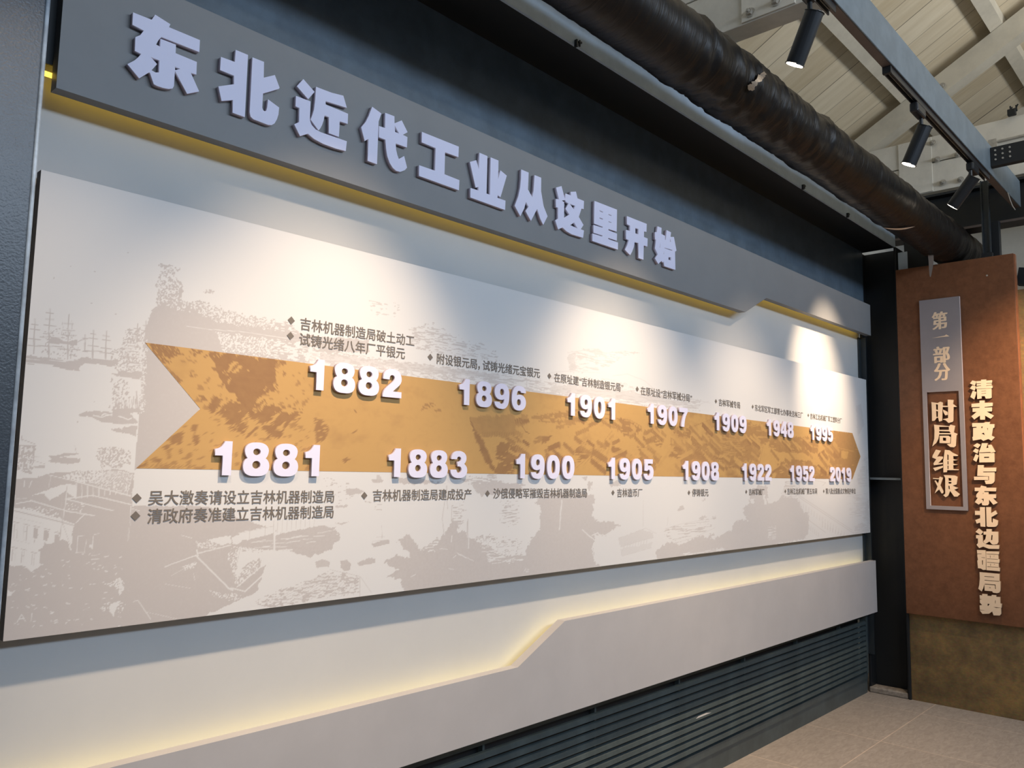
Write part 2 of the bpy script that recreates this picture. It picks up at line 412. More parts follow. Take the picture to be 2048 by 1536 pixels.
class Ink:
    def __init__(s, X, Z, Y):
        P = np.stack([X, np.full_like(X, Y), Z], -1) - CAM
        q = P @ RM
        s.U = 1024 + FPX * q[..., 0] / q[..., 1]; s.V = 768 - FPX * q[..., 2] / q[..., 1]
        s.X, s.Z = X, Z
        s.I = np.zeros(X.shape)
        s.n1 = fbm(X * 70, Z * 70, 3) - .5; s.n2 = fbm(X * 70, Z * 70, 9) - .5
        s.g = vnoise(X * 210, Z * 210, 5)
        s.g2 = fbm(X * 300 / (1 + np.clip(X - 1.3, 0, 5) * .55), Z * 280, 21, 2)
    def poly(s, pts, val=1.0, rag=0.0, holes=0.0):
        k = inside(s.U + s.n1 * rag * 2, s.V + s.n2 * rag * 2, pts)
        if holes: k &= s.g2 > holes
        s.I[k] = val
    def speck(s, pts, d0, rag=10.0, val=1.0, d1=None):
        """speckles of density d0 (top) .. d1 (bottom) inside pts"""
        k = inside(s.U + s.n1 * rag * 2, s.V + s.n2 * rag * 2, pts)
        v = np.array([p[1] for p in pts]); t = np.clip((s.V - v.min()) / (v.max() - v.min() + 1e-6), 0, 1)
        d = d0 + ((d1 if d1 is not None else d0) - d0) * t
        k &= s.g2 < .5 + (d - .5) * .55
        s.I[k] = val
    def line(s, pts, w=1.0, val=1.0, rag=0.0):
        for (a, b), (c, d) in zip(pts[:-1], pts[1:]):
            k = (s.U > min(a, c) - 6) & (s.U < max(a, c) + 6) & (s.V > min(b, d) - 6) & (s.V < max(b, d) + 6)
            u, v = s.U[k] + s.n1[k] * rag, s.V[k] + s.n2[k] * rag
            dx, dy = c - a, d - b; L = max(dx * dx + dy * dy, 1e-6)
            t = np.clip(((u - a) * dx + (v - b) * dy) / L, 0, 1)
            e = np.hypot(u - a - t * dx, v - b - t * dy)
            cov = np.clip(w / 2 + .5 - e, 0, 1)
            s.I[k] = s.I[k] * (1 - cov) + val * cov
def grid_mesh(name, X, Z, Y, ink, m, parent):
    nr, nc = X.shape
    co = np.stack([X, np.full_like(X, Y), Z], -1).reshape(-1, 3)
    i = np.arange(nr * nc).reshape(nr, nc)
    f = np.stack([i[:-1, :-1], i[:-1, 1:], i[1:, 1:], i[1:, :-1]], -1).reshape(-1, 4)
    me = bpy.data.meshes.new(name)
    me.vertices.add(len(co)); me.vertices.foreach_set('co', co.ravel())
    me.loops.add(f.size); me.loops.foreach_set('vertex_index', f.ravel().astype(np.int32))
    me.polygons.add(len(f)); me.polygons.foreach_set('loop_start', (np.arange(len(f)) * 4).astype(np.int32))
    me.update(calc_edges=True)
    at_ = me.attributes.new('ink', 'FLOAT', 'POINT'); at_.data.foreach_set('value', ink.ravel().astype(np.float32))
    me.materials.append(m)
    return link_mesh(name, me, m, parent)
def c4(l, ox, oy, s): return [(ox + x / s, oy + y / s) for x, y in l]

xs = np.concatenate([np.arange(PX0, 1.7, .0023), np.arange(1.7, 2.3, .0034), np.arange(2.3, 3.6, .005), np.arange(3.6, PX1, .008), [PX1]])
zs = np.linspace(PZ0, PZ1, 480)
xs = xs[np.concatenate([[True], np.diff(xs) > .001])]; xs[-1] = PX1
K = Ink(*np.meshgrid(xs, zs), YP)
def a1(l): return c4(l, 0, 500, 4.8762)       # left, ships
def a2(l): return c4(l, 0, 800, 4.8762)       # left, roofs
def a3(l): return c4(l, 0, 1000, 4.8762)      # left, bottom
def a4(l): return c4(l, 330, 1000, 4.8762)
def a5(l): return c4(l, 650, 940, 4.096)
def a6(l): return c4(l, 1100, 950, 5.12)
def a7(l): return c4(l, 1450, 900, 6.606)
# far hillside behind the arrow tail
K.speck(a1([(1560, 130), (1760, 170), (1700, 260), (1780, 330), (1770, 480), (1950, 520), (1950, 620), (1500, 640), (1530, 400)]), .34, 8, d1=.75)
K.poly(a1([(1560, 135), (1680, 155), (1640, 170), (1580, 160)]), 1, 2)
K.poly(a1([(1490, 560), (1600, 520), (1750, 600), (1900, 590), (2100, 700), (2500, 760), (3000, 830), (3600, 880), (3600, 1000), (2500, 990), (1400, 900), (1420, 760)]), 1, 5)
K.speck(a1([(1520, 480), (1760, 500), (1950, 500), (2300, 620), (2900, 740), (2900, 860), (1900, 760), (1480, 700)]), .45, 12, d1=.7)
K.speck(a1([(2000, 380), (2100, 400), (2080, 430), (1980, 410)]), .6, 3)
K.line(a1([(1820, 740), (2060, 775), (2400, 800), (2900, 880)]), 1.2, 0.2, 1.5)
# hatched water line above arrow, to the right
K.poly([(300, 690), (620, 727), (620, 712), (560, 690), (430, 668), (300, 660)], 1, 3)
K.speck([(430, 665), (640, 690), (640, 725), (450, 705)], .5, 5, .0)
# panel-wide vertical photo seam and grey block left of the arrow
K.poly(a1([(1395, 900), (1410, 900), (1950, 1530), (1930, 1600), (1340, 1600), (1385, 1250)]), 1, 1)
K.poly(a2([(1370, 0), (1890, 0), (1950, 90), (1330, 670), (1310, 700)]), 1, 1)
# ships
for x, t, b, yards in ((340, 670, 1010, ((728, 30), (775, 45), (868, 55), (932, 60))), (488, 572, 1050, ((613, 35), (675, 40), (735, 58), (850, 90), (938, 120))),
                       (672, 628, 1060, ((718, 45), (783, 55), (831, 70), (968, 110))), (832, 825, 990, ((860, 25), (990, 20))),
                       (911, 780, 1050, ((820, 25), (860, 40), (937, 50), (985, 85))), (1038, 790, 1060, ((838, 30), (880, 38), (957, 50), (1005, 60))),
                       (1248, 860, 1150, ((900, 30), (960, 50), (1040, 60))), (1342, 720, 900, ((770, 30), (825, 40), (880, 50))), (1425, 690, 830, ((740, 25), (790, 35)))):
    xb = x - (b - t) * .02
    K.line(a1([(x, t), (xb, (t + b) / 2)]), 1.7, 1.2); K.line(a1([(xb, (t + b) / 2), (xb - 3, b)]), 2.5, 1.2)
    for y, w in yards: K.line(a1([(x - w - 4, y - 4), (x + w, y + 6)]), 1.6, 1.15)
K.poly(a1([(500, 845), (560, 860), (640, 890), (740, 880), (760, 890), (740, 935), (620, 915), (480, 910), (470, 880)]), 1, 3)
K.line(a1([(750, 900), (790, 880), (850, 860)]), 1.6, 1)
K.line(a1([(490, 780), (520, 850)]), .9, .8); K.line(a1([(455, 830), (485, 770)]), .9, .8); K.line(a1([(690, 790), (700, 870)]), .9, .8)
K.line(a1([(606, 700), (615, 760)]), 1.2, .8); K.line(a1([(700, 690), (706, 770)]), 1.2, .8); K.line(a1([(600, 790), (608, 860)]), 1.2, .8)
K.speck(a1([(420, 760), (740, 760), (780, 1060), (420, 1040)]), .17, 12)
K.poly(a1([(200, 1030), (430, 1040), (640, 1075), (760, 1065), (800, 1045), (1000, 1065), (1160, 1075), (1110, 1140), (960, 1115), (830, 1105), (770, 1150), (780, 1185), (690, 1175), (480, 1125), (200, 1110)]), 1, 3)
for q in ([(230, 1060), (430, 1072)], [(480, 1075), (640, 1090)], [(250, 1100), (520, 1125)], [(620, 1080), (760, 1075)]): K.line(a1(q), 1.3, .1, 2)
K.speck(a1([(1090, 1000), (1200, 900), (1240, 780), (1400, 760), (1400, 1200), (1150, 1180), (1110, 1140)]), .44, 8)
for i in range(34):
    x = random.uniform(1220, 1400); y = random.uniform(820, 1180); K.line(a1([(x, y), (x + random.uniform(-6, 6), y + random.uniform(30, 90))]), 1.0, random.choice((0, .1, 1)), 1)
for i in range(16):
    x = random.uniform(1190, 1330); y = random.uniform(880, 1180); K.line(a1([(x, y), (x + random.uniform(40, 110), y + random.uniform(0, 14))]), 1.3, random.choice((0, 1, 1)), 1)
K.poly(a1([(1150, 1180), (1400, 1190), (1390, 1270), (1160, 1230)]), 1, 3)
K.poly(a1([(1080, 1205), (1170, 1215), (1150, 1235)]), 1, 2)
K.poly(a1([(1390, 900), (1410, 900), (1400, 1560), (1372, 1560)]), .9, 1)
K.speck(a1([(1370, 880), (1440, 880), (1410, 1600), (1360, 1600)]), .35, 3, .05)
K.speck(a1([(1080, 1260), (1250, 1270), (1240, 1540), (1060, 1530), (1100, 1400)]), .33, 12, d1=.42)
for i in range(20):
    x = random.uniform(1110, 1340); y = random.uniform(1420, 1500); K.line(a1([(x, y), (x + random.uniform(-3, 3), y + random.uniform(40, 130))]), 1.3, 1, 1.5)
K.line(a1([(1375, 1270), (1372, 1560)]), 1.0, .1)
K.line(a1([(1330, 1380), (1345, 1540)]), 2.2, 1)
# boats on the water
K.poly(a2([(765, 145), (830, 112), (980, 108), (1100, 125), (1090, 90), (1180, 80), (1340, 85), (1340, 120), (1270, 130), (1350, 225), (1240, 240), (1000, 215), (900, 170), (800, 160)]), 1, 3)
for q in ([(910, 150), (1000, 165), (1090, 140)], [(990, 150), (1020, 135), (1090, 150)], [(1160, 160), (1250, 190), (1280, 175)], [(1130, 250), (1240, 235), (1340, 240)]): K.line(a2(q), 2.2, 0, 3)
K.poly(a2([(1080, 290), (1170, 275), (1190, 300), (1200, 262), (1340, 250), (1330, 350), (1260, 335), (1120, 310)]), 1, 3)
K.poly(a2([(470, 545), (560, 545), (640, 520), (740, 517), (790, 530), (640, 545), (560, 570), (640, 560), (790, 572), (770, 610), (640, 625), (480, 600), (500, 570)]), 1, 3)
K.line(a2([(733, 450), (742, 515)]), 1.0, .9)
K.speck(a2([(940, 500), (1050, 450), (1200, 470), (1270, 500), (1270, 650), (1000, 650), (960, 600)]), .5, 8)
K.speck(a2([(1000, 500), (1180, 490), (1200, 640), (1010, 630)]), .55, 8)
# tower at the edge
K.poly(a2([(160, 440), (350, 440), (330, 590), (310, 720), (150, 690)]), 1, 2)
K.line(a2([(205, 380), (340, 430)]), 1.3, 1); K.line(a2([(210, 350), (215, 400)]), 1.6, 1)
K.speck(a2([(160, 450), (330, 450), (310, 700), (150, 690)]), .42, 4, .05)
K.poly(a2([(330, 640), (440, 635), (440, 665), (330, 665)]), .9, 2)
K.line(a2([(340, 555), (410, 560)]), 1, 1); K.line(a2([(330, 590), (440, 625)]), 1, .9)
# tiled roofs
K.poly(a2([(150, 770), (400, 740), (480, 710), (1060, 680), (1120, 665), (1310, 720), (1290, 900), (1270, 1500), (100, 1540), (120, 1300)]), 1, 3)
K.poly(a2([(170, 680), (380, 755), (160, 775)]), 0, 2)
K.speck(a2([(620, 740), (760, 690), (1080, 680), (880, 820), (640, 770)]), .62, 4, 0)
K.speck(a2([(1080, 680), (1300, 720), (1290, 800), (1240, 920), (860, 810)]), .42, 4, 0)
for i in range(26):
    t = i / 25; K.line(a2([(1080 + 215 * t, 690 + 35 * t), (870 + 370 * t, 810 + 110 * t)]), .9, .15 if i % 2 else .6, 2.5)
K.poly(a2([(300, 930), (660, 810), (740, 830), (740, 960), (640, 890), (560, 940), (480, 980), (430, 910)]), 0, 2)
K.line(a2([(735, 795), (1270, 935)]), 3.0, 0, 1); K.line(a2([(640, 965), (900, 930), (1280, 1020)]), 2.4, 0, 1.5)
K.line(a2([(730, 800), (1260, 940)]), .9, .9, 1); K.line(a2([(470, 730), (640, 770), (780, 800)]), 1.6, 0, 2)
for i in range(9):
    x = 745 + i * 55; K.line(a2([(x, 815 + i * 13), (x - 4, 960 - i * 6)]), 1.6 if i % 2 else 2.2, 0, .8)
K.line(a2([(640, 965), (1100, 1080), (1270, 1120)]), 2.2, 0, 1.5); K.line(a2([(300, 980), (640, 1080), (920, 1130)]), 2.4, 0, 1.5)
K.line(a2([(160, 1010), (300, 985)]), 2.0, 0, 1.5); K.line(a2([(160, 965), (260, 965)]), 1.5, 0, 2)
K.line(a2([(660, 820), (640, 1000), (610, 1180), (575, 1420)]), 1.8, .05); K.line(a2([(655, 840), (606, 1180)]), .7, .9)
K.speck(a2([(160, 1040), (560, 1060), (600, 1180), (160, 1080)]), .35, 6, 0)
K.speck(a2([(640, 1000), (840, 1010), (820, 1090), (640, 1060)]), .3, 6, 0)
K.poly(a2([(930, 1150), (1060, 1140), (1100, 1080), (1170, 1150), (1040, 1165), (960, 1170)]), 0, 4)
K.line(a2([(1100, 1080), (1040, 1160)]), 1.0, .8)
K.line(a2([(830, 1110), (740, 1200)]), 2.2, 0, 2)
K.line(a2([(490, 740), (480, 850)]), 1.4, .1, 2); K.line(a2([(240, 790), (230, 850)]), 2, .1, 3); K.line(a2([(310, 790), (285, 850)]), 2, .1, 3)
# white house front with windows
K.poly(a3([(100, 60), (300, 100), (725, 230), (700, 500), (440, 420), (380, 660), (330, 690), (95, 620)]), 0, 2)
K.line(a3([(140, 105), (600, 215), (725, 250)]), 2.2, .9); K.line(a3([(130, 165), (420, 230)]), .8, .5)
for i, (x, y) in enumerate(((155, 225), (250, 245), (350, 265), (450, 290), (555, 325))):
    K.line(a3([(x - 20, y - 12), (x + 35, y)]), 1.6, .9)
    if i < 2:
        K.line(a3([(x - 12, y + 10), (x - 20, y + 150)]), 1.3, .8, 1); K.line(a3([(x + 14, y + 10), (x + 6, y + 150)]), 1.3, .8, 1); K.line(a3([(x - 12, y + 60), (x + 8, y + 65)]), 1.2, .8)
    else:
        K.poly(a3([(x - 22, y + 5), (x + 25, y + 15), (x + 15, y + 110), (x - 30, y + 100)]), 1, 1.5); K.line(a3([(x - 15, y + 125), (x - 15, y + 150)]), 2, .8, 2)
for i, (x, y) in enumerate(((135, 470), (225, 490), (325, 520))):
    K.line(a3([(x - 20, y - 12), (x + 35, y)]), 1.6, .9); K.line(a3([(x - 12, y + 10), (x - 20, y + 120)]), 1.3, .8, 1); K.line(a3([(x + 14, y + 10), (x + 6, y + 120)]), 1.3, .8, 1)
    K.line(a3([(x - 14, y + 50), (x + 8, y + 55)]), 1.2, .8)
K.line(a3([(600, 0), (606, 215), (575, 420)]), 1.5, .9); K.line(a3([(615, 235), (690, 460)]), .9, .9); K.line(a3([(560, 300), (590, 350)]), .8, .8)
K.line(a3([(100, 380), (300, 430)]), .8, .5, 2)
# dark garden, lower left, with light flecks
K.poly(a3([(60, 640), (230, 640), (300, 700), (390, 640), (400, 500), (370, 480), (440, 440), (600, 390), (660, 400), (690, 520), (720, 230), (900, 160), (1280, 60), (2000, 60), (2700, 300), (2500, 900), (1400, 1400), (20, 1500)]), 1, 4)
for i in range(120):
    x = random.uniform(90, 1200); y = random.uniform(460, 1260)
    if inside(np.array([x]), np.array([y]), [(90, 700), (700, 480), (1200, 560), (1150, 1260), (60, 1300)])[0]:
        w = random.uniform(8, 34); K.line(a3([(x, y), (x + w, y - random.uniform(-8, 14))]), random.uniform(.8, 2.2), .05, 4)
for q in ([(750, 510), (760, 355), (830, 345)], [(825, 510), (845, 380)], [(740, 515), (830, 512)], [(890, 540), (970, 530)], [(890, 580), (970, 570)], [(910, 350), (900, 480)], [(920, 335), (970, 325)], [(1260, 270), (1250, 400)], [(1285, 85), (1360, 105)], [(1275, 60), (1270, 250)]):
    K.line(a3(q), 1.3, .1, 2)
K.poly(a3([(870, 440), (910, 430), (900, 465), (870, 465)]), .1, 2)
K.poly(a3([(1010, 820), (1100, 790), (1160, 745), (1200, 800), (1205, 850), (1180, 920), (1120, 850), (1060, 840)]), 0, 6, .42)
K.poly(a3([(1080, 1010), (1180, 970), (1170, 1020), (1130, 1060), (1110, 1140), (1085, 1100), (1070, 1060)]), 0, 4)
K.speck(a3([(1000, 1010), (1080, 1000), (1090, 1100), (1000, 1060)]), .4, 3, 0); K.speck(a3([(1150, 1000), (1230, 1010), (1210, 1110), (1150, 1110)]), .3, 3, 0)
K.line(a3([(1345, 980), (1400, 1060), (1470, 1160)]), 1.6, 0, 1.5); K.line(a3([(1300, 990), (1345, 980)]), 1.4, 0, 1.5); K.line(a3([(1420, 1090), (1720, 1160)]), .9, .2, 1)
K.poly(a3([(75, 880), (130, 900), (110, 940), (75, 940)]), 0, 3); K.poly(a3([(290, 1020), (350, 1015), (330, 1035)]), 0, 3); K.poly(a3([(480, 1105), (520, 1080), (520, 1105)]), 0, 2)
K.line(a3([(165, 1195), (210, 1115), (250, 1185)]), 1.7, 0); K.line(a3([(185, 1160), (235, 1155)]), 1.4, 0); K.line(a3([(310, 1105), (300, 1185)]), 1.7, 0)
# centre: ridge of a tiled roof
K.line(a4([(300, 540), (620, 860), (660, 880)]), 3.2, 0, 1.5); K.line(a4([(1190, 520), (780, 890), (640, 860)]), 2.6, 0, 1.5); K.line(a4([(1100, 510), (700, 850)]), 2.0, 0, 1.5)
K.poly(a4([(730, 450), (1070, 500), (1090, 520), (940, 660), (930, 560), (800, 620), (690, 760), (700, 600)]), 0, 5, .38)
K.speck(a4([(640, 460), (730, 450), (700, 800), (600, 560)]), .34, 5, 0); K.speck(a4([(720, 500), (1080, 520), (720, 850), (680, 800)]), .42, 5, 0)
K.line(a4([(740, 450), (650, 850)]), .8, .8)
K.line(a4([(300, 540), (0, 650)]), 2.0, 0, 2); K.line(a4([(320, 520), (640, 440)]), 2.2, 0, 2); K.line(a4([(310, 490), (320, 540)]), 3, 0, 2)
K.poly(a4([(410, 390), (640, 345), (640, 420), (560, 440), (500, 430)]), 0, 4); K.poly(a4([(650, 360), (720, 340), (720, 390), (800, 370), (720, 430), (650, 430)]), 0, 4)
K.speck(a4([(300, 400), (520, 400), (500, 470), (330, 470)]), .45, 4, 0)
K.poly(a4([(720, 320), (1060, 250), (1070, 320), (800, 390), (720, 390)]), 0, 2)
for x in (830, 980, 1130): K.line(a4([(x, 250), (x - 5, 380)]), 1, .8)
K.line(a4([(730, 320), (1060, 255)]), .9, .8)
K.poly(a4([(1080, 230), (1560, 60), (1560, 230), (1240, 300), (1090, 320)]), 0, 3)
for i in range(9): K.line(a4([(1100 + i * 45, 190), (1095 + i * 45, 320 - i * 10)]), .9, .7, 1)
K.poly(a4([(730, 400), (1080, 340), (1280, 300), (1540, 240), (1640, 270), (1700, 340), (1690, 390), (1620, 470), (1530, 520), (1400, 555), (1240, 500), (960, 470)]), 1, 5)
for i in range(14):
    x = random.uniform(750, 1500); y = 470 - (x - 750) * .13 + random.uniform(-60, 40); K.line(a4([(x, y), (x + random.uniform(80, 260), y - random.uniform(5, 40))]), 1.3, .1, 3)
K.line(a4([(1070, 200), (1065, 490)]), 4.0, 0); K.line(a4([(1060, 200), (1056, 490)]), .8, .8); K.line(a4([(1110, 490), (1240, 485)]), 2.4, 0, 1)
K.line(a4([(1200, 520), (1460, 640)]), 2.4, 0, 2); K.line(a4([(1610, 600), (1000, 840)]), 1.6, 0, 2); K.line(a4([(1620, 650), (1060, 850)]), 1.6, 0, 2)
K.poly(a4([(1460, 610), (1530, 580), (1610, 600), (1600, 650), (1480, 660)]), .9, 3); K.speck(a4([(1180, 560), (1400, 640), (1380, 700), (1150, 680)]), .38, 5, 0)
K.line(a4([(160, 345), (260, 370)]), 1.2, 0, 1); K.line(a4([(280, 720), (290, 780)]), 1, 0, 1); K.speck(a4([(170, 650), (320, 600), (290, 660), (190, 690)]), .55, 3, 0)
K.line(a4([(0, 820), (250, 860)]), .9, .2, 1); K.line(a4([(60, 740), (300, 600)]), .9, .2, 2); K.speck(a4([(430, 880), (760, 930), (740, 1000), (480, 940)]), .4, 4, 0)
# lower middle tile roof and open water
K.poly(a4([(1620, 690), (1880, 740), (2400, 900), (2400, 1100), (800, 1100), (860, 980), (1200, 820)]), 0, 3)
K.speck(a4([(1620, 690), (1880, 740), (1900, 900), (1000, 1050), (850, 990), (1250, 830)]), .42, 4)
for i in range(16):
    t = i / 15; K.line(a4([(1560 + 340 * t, 720 + 40 * t), (1000 + 900 * t, 1000 - 80 * t)]), .8, .75, 3)
K.line(a4([(1900, 740), (1900, 960)]), 1.2, .8); K.line(a4([(1900, 740), (2010, 900)]), .9, .8); K.line(a4([(1610, 680), (2060, 780)]), .9, .8, 1)
K.poly(a4([(1620, 470), (1700, 340), (2500, 100), (2500, 900), (1880, 740), (1640, 660), (1640, 600)]), 0, 2)
K.poly(a4([(1720, 600), (1780, 590), (1820, 620), (1810, 680), (1750, 700), (1720, 660)]), 1, 3); K.poly(a4([(1870, 610), (2000, 570), (2050, 570), (2050, 610), (1900, 645)]), 1, 3)
K.poly(a5([(125, 740), (180, 740), (215, 770), (210, 810), (160, 830), (130, 800)]), 1, 3)
K.poly(a5([(260, 760), (340, 725), (410, 720), (400, 755), (290, 785)]), 1, 3)
K.poly(a5([(380, 600), (520, 570), (525, 605), (400, 640)]), 1, 3); K.line(a5([(465, 455), (468, 560)]), .8, .8); K.line(a5([(385, 585), (500, 575)]), .9, .9); K.line(a5([(420, 552), (490, 548)]), .9, .9)
K.poly(a5([(0, 520), (60, 515), (125, 550), (120, 580), (40, 610), (0, 600)]), 1, 3); K.poly(a5([(0, 620), (65, 610), (60, 650), (0, 670)]), 1, 3); K.poly(a5([(0, 490), (90, 465), (60, 495)]), 1, 3)
K.poly(a5([(80, 435), (200, 425), (130, 450)]), .9, 3); K.poly(a5([(80, 295), (190, 285), (180, 305), (90, 310)]), .9, 3)
K.poly(a5([(170, 155), (260, 150), (320, 175), (290, 200), (180, 205)]), 1, 3); K.poly(a5([(380, 80), (480, 75), (470, 105), (385, 105)]), 1, 3); K.poly(a5([(430, 40), (450, 40), (455, 80), (425, 80)]), .8, 3)
K.poly(a5([(600, 70), (720, 60), (900, 100), (1000, 110), (800, 120), (610, 115)]), 1, 5)
K.speck(a5([(330, 250), (480, 270), (470, 330), (340, 320)]), .3, 6); K.speck(a5([(0, 60), (170, 60), (300, 200), (0, 300)]), .14, 10)
# waterfront trees and reflections
K.poly(a5([(600, 580), (680, 520), (700, 560), (760, 600), (790, 650), (900, 580), (940, 540), (1000, 500), (1040, 400), (1090, 430), (1080, 520), (1150, 500), (1160, 560), (1240, 560), (1330, 620), (1440, 700), (1640, 690), (1700, 540), (1780, 480), (1820, 400), (1800, 290), (1700, 280), (1750, 210), (1830, 180), (2200, 200), (2200, 1000), (650, 1000), (610, 900), (520, 880), (600, 820), (480, 760), (600, 690), (640, 720), (700, 700), (640, 640)]), 1, 7)
K.speck(a5([(790, 560), (950, 540), (900, 680), (800, 650)]), .4, 10, .0)
K.speck(a5([(1240, 540), (1580, 560), (1640, 740), (1360, 780), (1300, 650)]), .5, 12); K.speck(a5([(1240, 560), (1620, 600), (1620, 760), (1340, 760)]), .4, 10, 0)
K.speck(a5([(1440, 250), (1600, 250), (1590, 450), (1450, 440)]), .4, 10)
K.speck(a5([(1030, 270), (1140, 270), (1130, 480), (1060, 460)]), .42, 8)
K.poly(a5([(1210, 110), (1420, 90), (1640, 120), (1600, 180), (1460, 180), (1280, 220), (1230, 160)]), 1, 6)
K.speck(a5([(1100, 60), (1400, 40), (1420, 110), (1130, 110)]), .5, 8)
for q in ([(1000, 130), (960, 400), (975, 530)], [(995, 130), (1005, 320)], [(1040, 290), (1035, 400)], [(1170, 400), (1172, 620)], [(1165, 420), (1160, 640)]): K.line(a5(q), 1.2, .9, 1)
for q in ([(945, 425), (1010, 425)], [(980, 460), (978, 530)], [(1040, 540), (1035, 590)], [(1180, 520), (1176, 640)]): K.line(a5(q), 1.8, .05, 1)
for q in ([(1080, 680), (1220, 745)], [(1090, 690), (1160, 720)], [(1050, 720), (1075, 700)], [(1010, 805), (1050, 815)], [(700, 880), (740, 855)], [(940, 645), (1000, 650)], [(1850, 745), (1880, 720)]): K.line(a5(q), 1.2, 0, 3)
K.poly(a5([(1990, 660), (2010, 610), (2025, 650), (2000, 690)]), 0, 4); K.line(a5([(1925, 300), (1925, 560)]), 1.6, .1, 2)
K.line(a5([(1630, 835), (1642, 810), (1650, 835)]), .9, 0); K.line(a5([(1655, 812), (1668, 815), (1655, 835), (1668, 835)]), .9, 0)
# right: villas and trees
K.poly(a6([(-100, 270), (330, 260), (430, 340), (450, 450), (560, 480), (640, 480), (720, 520), (560, 620), (430, 600), (340, 560), (270, 650), (300, 720), (340, 850), (520, 930), (-100, 1000)]), 1, 6)
K.poly(a6([(380, 70), (450, 60), (420, 170), (390, 140)]), 1, 5); K.poly(a6([(330, 20), (380, 15), (370, 50), (340, 45)]), 1, 3); K.poly(a6([(600, 70), (720, 60), (720, 110), (610, 120)]), 1, 4)
K.line(a6([(120, 260), (95, 560)]), 2.2, .1, 2)
for q in ([(560, 620), (640, 570), (680, 620)], [(680, 590), (800, 530), (830, 560)], [(430, 620), (490, 590), (530, 650)], [(510, 610), (730, 880)], [(540, 610), (760, 870)], [(640, 670), (800, 550)], [(330, 560), (480, 690)]): K.line(a6(q), 2.0, 0, 2)
K.poly(a6([(700, 640), (950, 560), (1050, 590), (1060, 640), (720, 740)]), .45, 3); K.poly(a6([(720, 760), (1050, 690), (1040, 740), (740, 830)]), .35, 3)
for i in range(9): K.line(a6([(770 + i * 28, 700 - i * 6), (762 + i * 28, 750 - i * 6)]), 1.0, .6, 1)
for q in ([(700, 650), (980, 545), (1090, 600)], [(730, 810), (760, 720), (1060, 640)], [(740, 830), (1040, 745)], [(955, 260), (955, 530)], [(1180, 550), (1350, 500), (1620, 450)], [(1300, 690), (1480, 640), (1690, 540)], [(1210, 430), (1200, 520)]): K.line(a6(q), .9, .6, 1)
K.speck(a6([(1150, 560), (1500, 470), (1660, 450), (1650, 560), (1300, 690), (1180, 620)]), .33, 4)
K.poly(a6([(1130, 740), (1200, 700), (1290, 690), (1320, 720), (1480, 650), (1560, 610), (1600, 640), (1680, 590), (1700, 640), (1860, 570), (1900, 480), (1960, 450), (2060, 480), (2300, 560), (2300, 800), (1100, 900), (1080, 780)]), 1, 6)
K.poly(a6([(1980, 340), (2050, 280), (2090, 420), (2020, 430)]), 1, 5)
K.poly(a6([(1300, 370), (1330, 320), (1370, 310), (1370, 350), (1330, 370)]), 1, 2); K.poly(a6([(1520, 450), (1560, 410), (1610, 430), (1560, 460)]), .9, 3); K.speck(a6([(1660, 420), (1710, 410), (1700, 450), (1670, 450)]), .5, 2); K.poly(a6([(1550, 260), (1590, 240), (1585, 270)]), .9, 3)
K.speck(a6([(1350, 790), (1700, 760), (1800, 740), (1760, 780), (1360, 820)]), .4, 4, 0); K.poly(a6([(1640, 640), (1690, 620), (1700, 660), (1660, 660)]), 0, 4)
K.poly(a7([(240, 800), (320, 700), (330, 560), (440, 470), (560, 480), (560, 700), (620, 700), (740, 610), (960, 640), (1000, 720), (1040, 820), (1110, 830), (1100, 1100), (1050, 1180), (600, 1250), (0, 1330), (0, 1180), (110, 1060), (180, 950), (320, 960)]), 1, 5)
K.poly(a7([(600, 690), (590, 600), (640, 540), (690, 455), (750, 560), (760, 590), (690, 680)]), 0, 3); K.poly(a7([(330, 700), (340, 650), (400, 640), (370, 720)]), 0, 4); K.poly(a7([(500, 590), (530, 600), (550, 720), (520, 720)]), 0, 3)
K.speck(a7([(560, 1020), (680, 990), (670, 1180), (580, 1180)]), .33, 4, 0); K.speck(a7([(800, 400), (1000, 460), (960, 640), (740, 610)]), .5, 4)
for q in ([(970, 620), (1700, 1100)], [(980, 600), (1680, 1060)], [(1110, 930), (1330, 1090)], [(1180, 400), (1330, 430), (1290, 470)]): K.line(a7(q), 1.2, .8, .5)
for i in range(18): K.line(a7([(1000 + i * 36, 690 + i * 25), (996 + i * 36, 760 + i * 24)]), 1.1, .6, .5)
for i in range(9): K.line(a7([(1290 + i * 34, 950 + i * 22), (1288 + i * 34, 1020 + i * 16)]), 1.8, .7, .5)
for i in range(6): K.line(a7([(1110 + i * 25, 990 + i * 20), (1108 + i * 25, 1050 + i * 18)]), 1.2, .6, .5)
K.poly(a7([(1700, 1030), (1820, 950), (1860, 700), (1900, 640), (1920, 1100), (1720, 1130)]), .7, 5, .4); K.poly(a7([(1740, 380), (1830, 100), (1890, 50), (1890, 500), (1760, 470)]), .6, 5, .45)
K.speck(a7([(1600, 560), (1900, 560), (1900, 860), (1650, 900)]), .3, 5, .7); K.poly([(1712, 812), (1722, 808), (1728, 850), (1716, 872)], .6, 2)
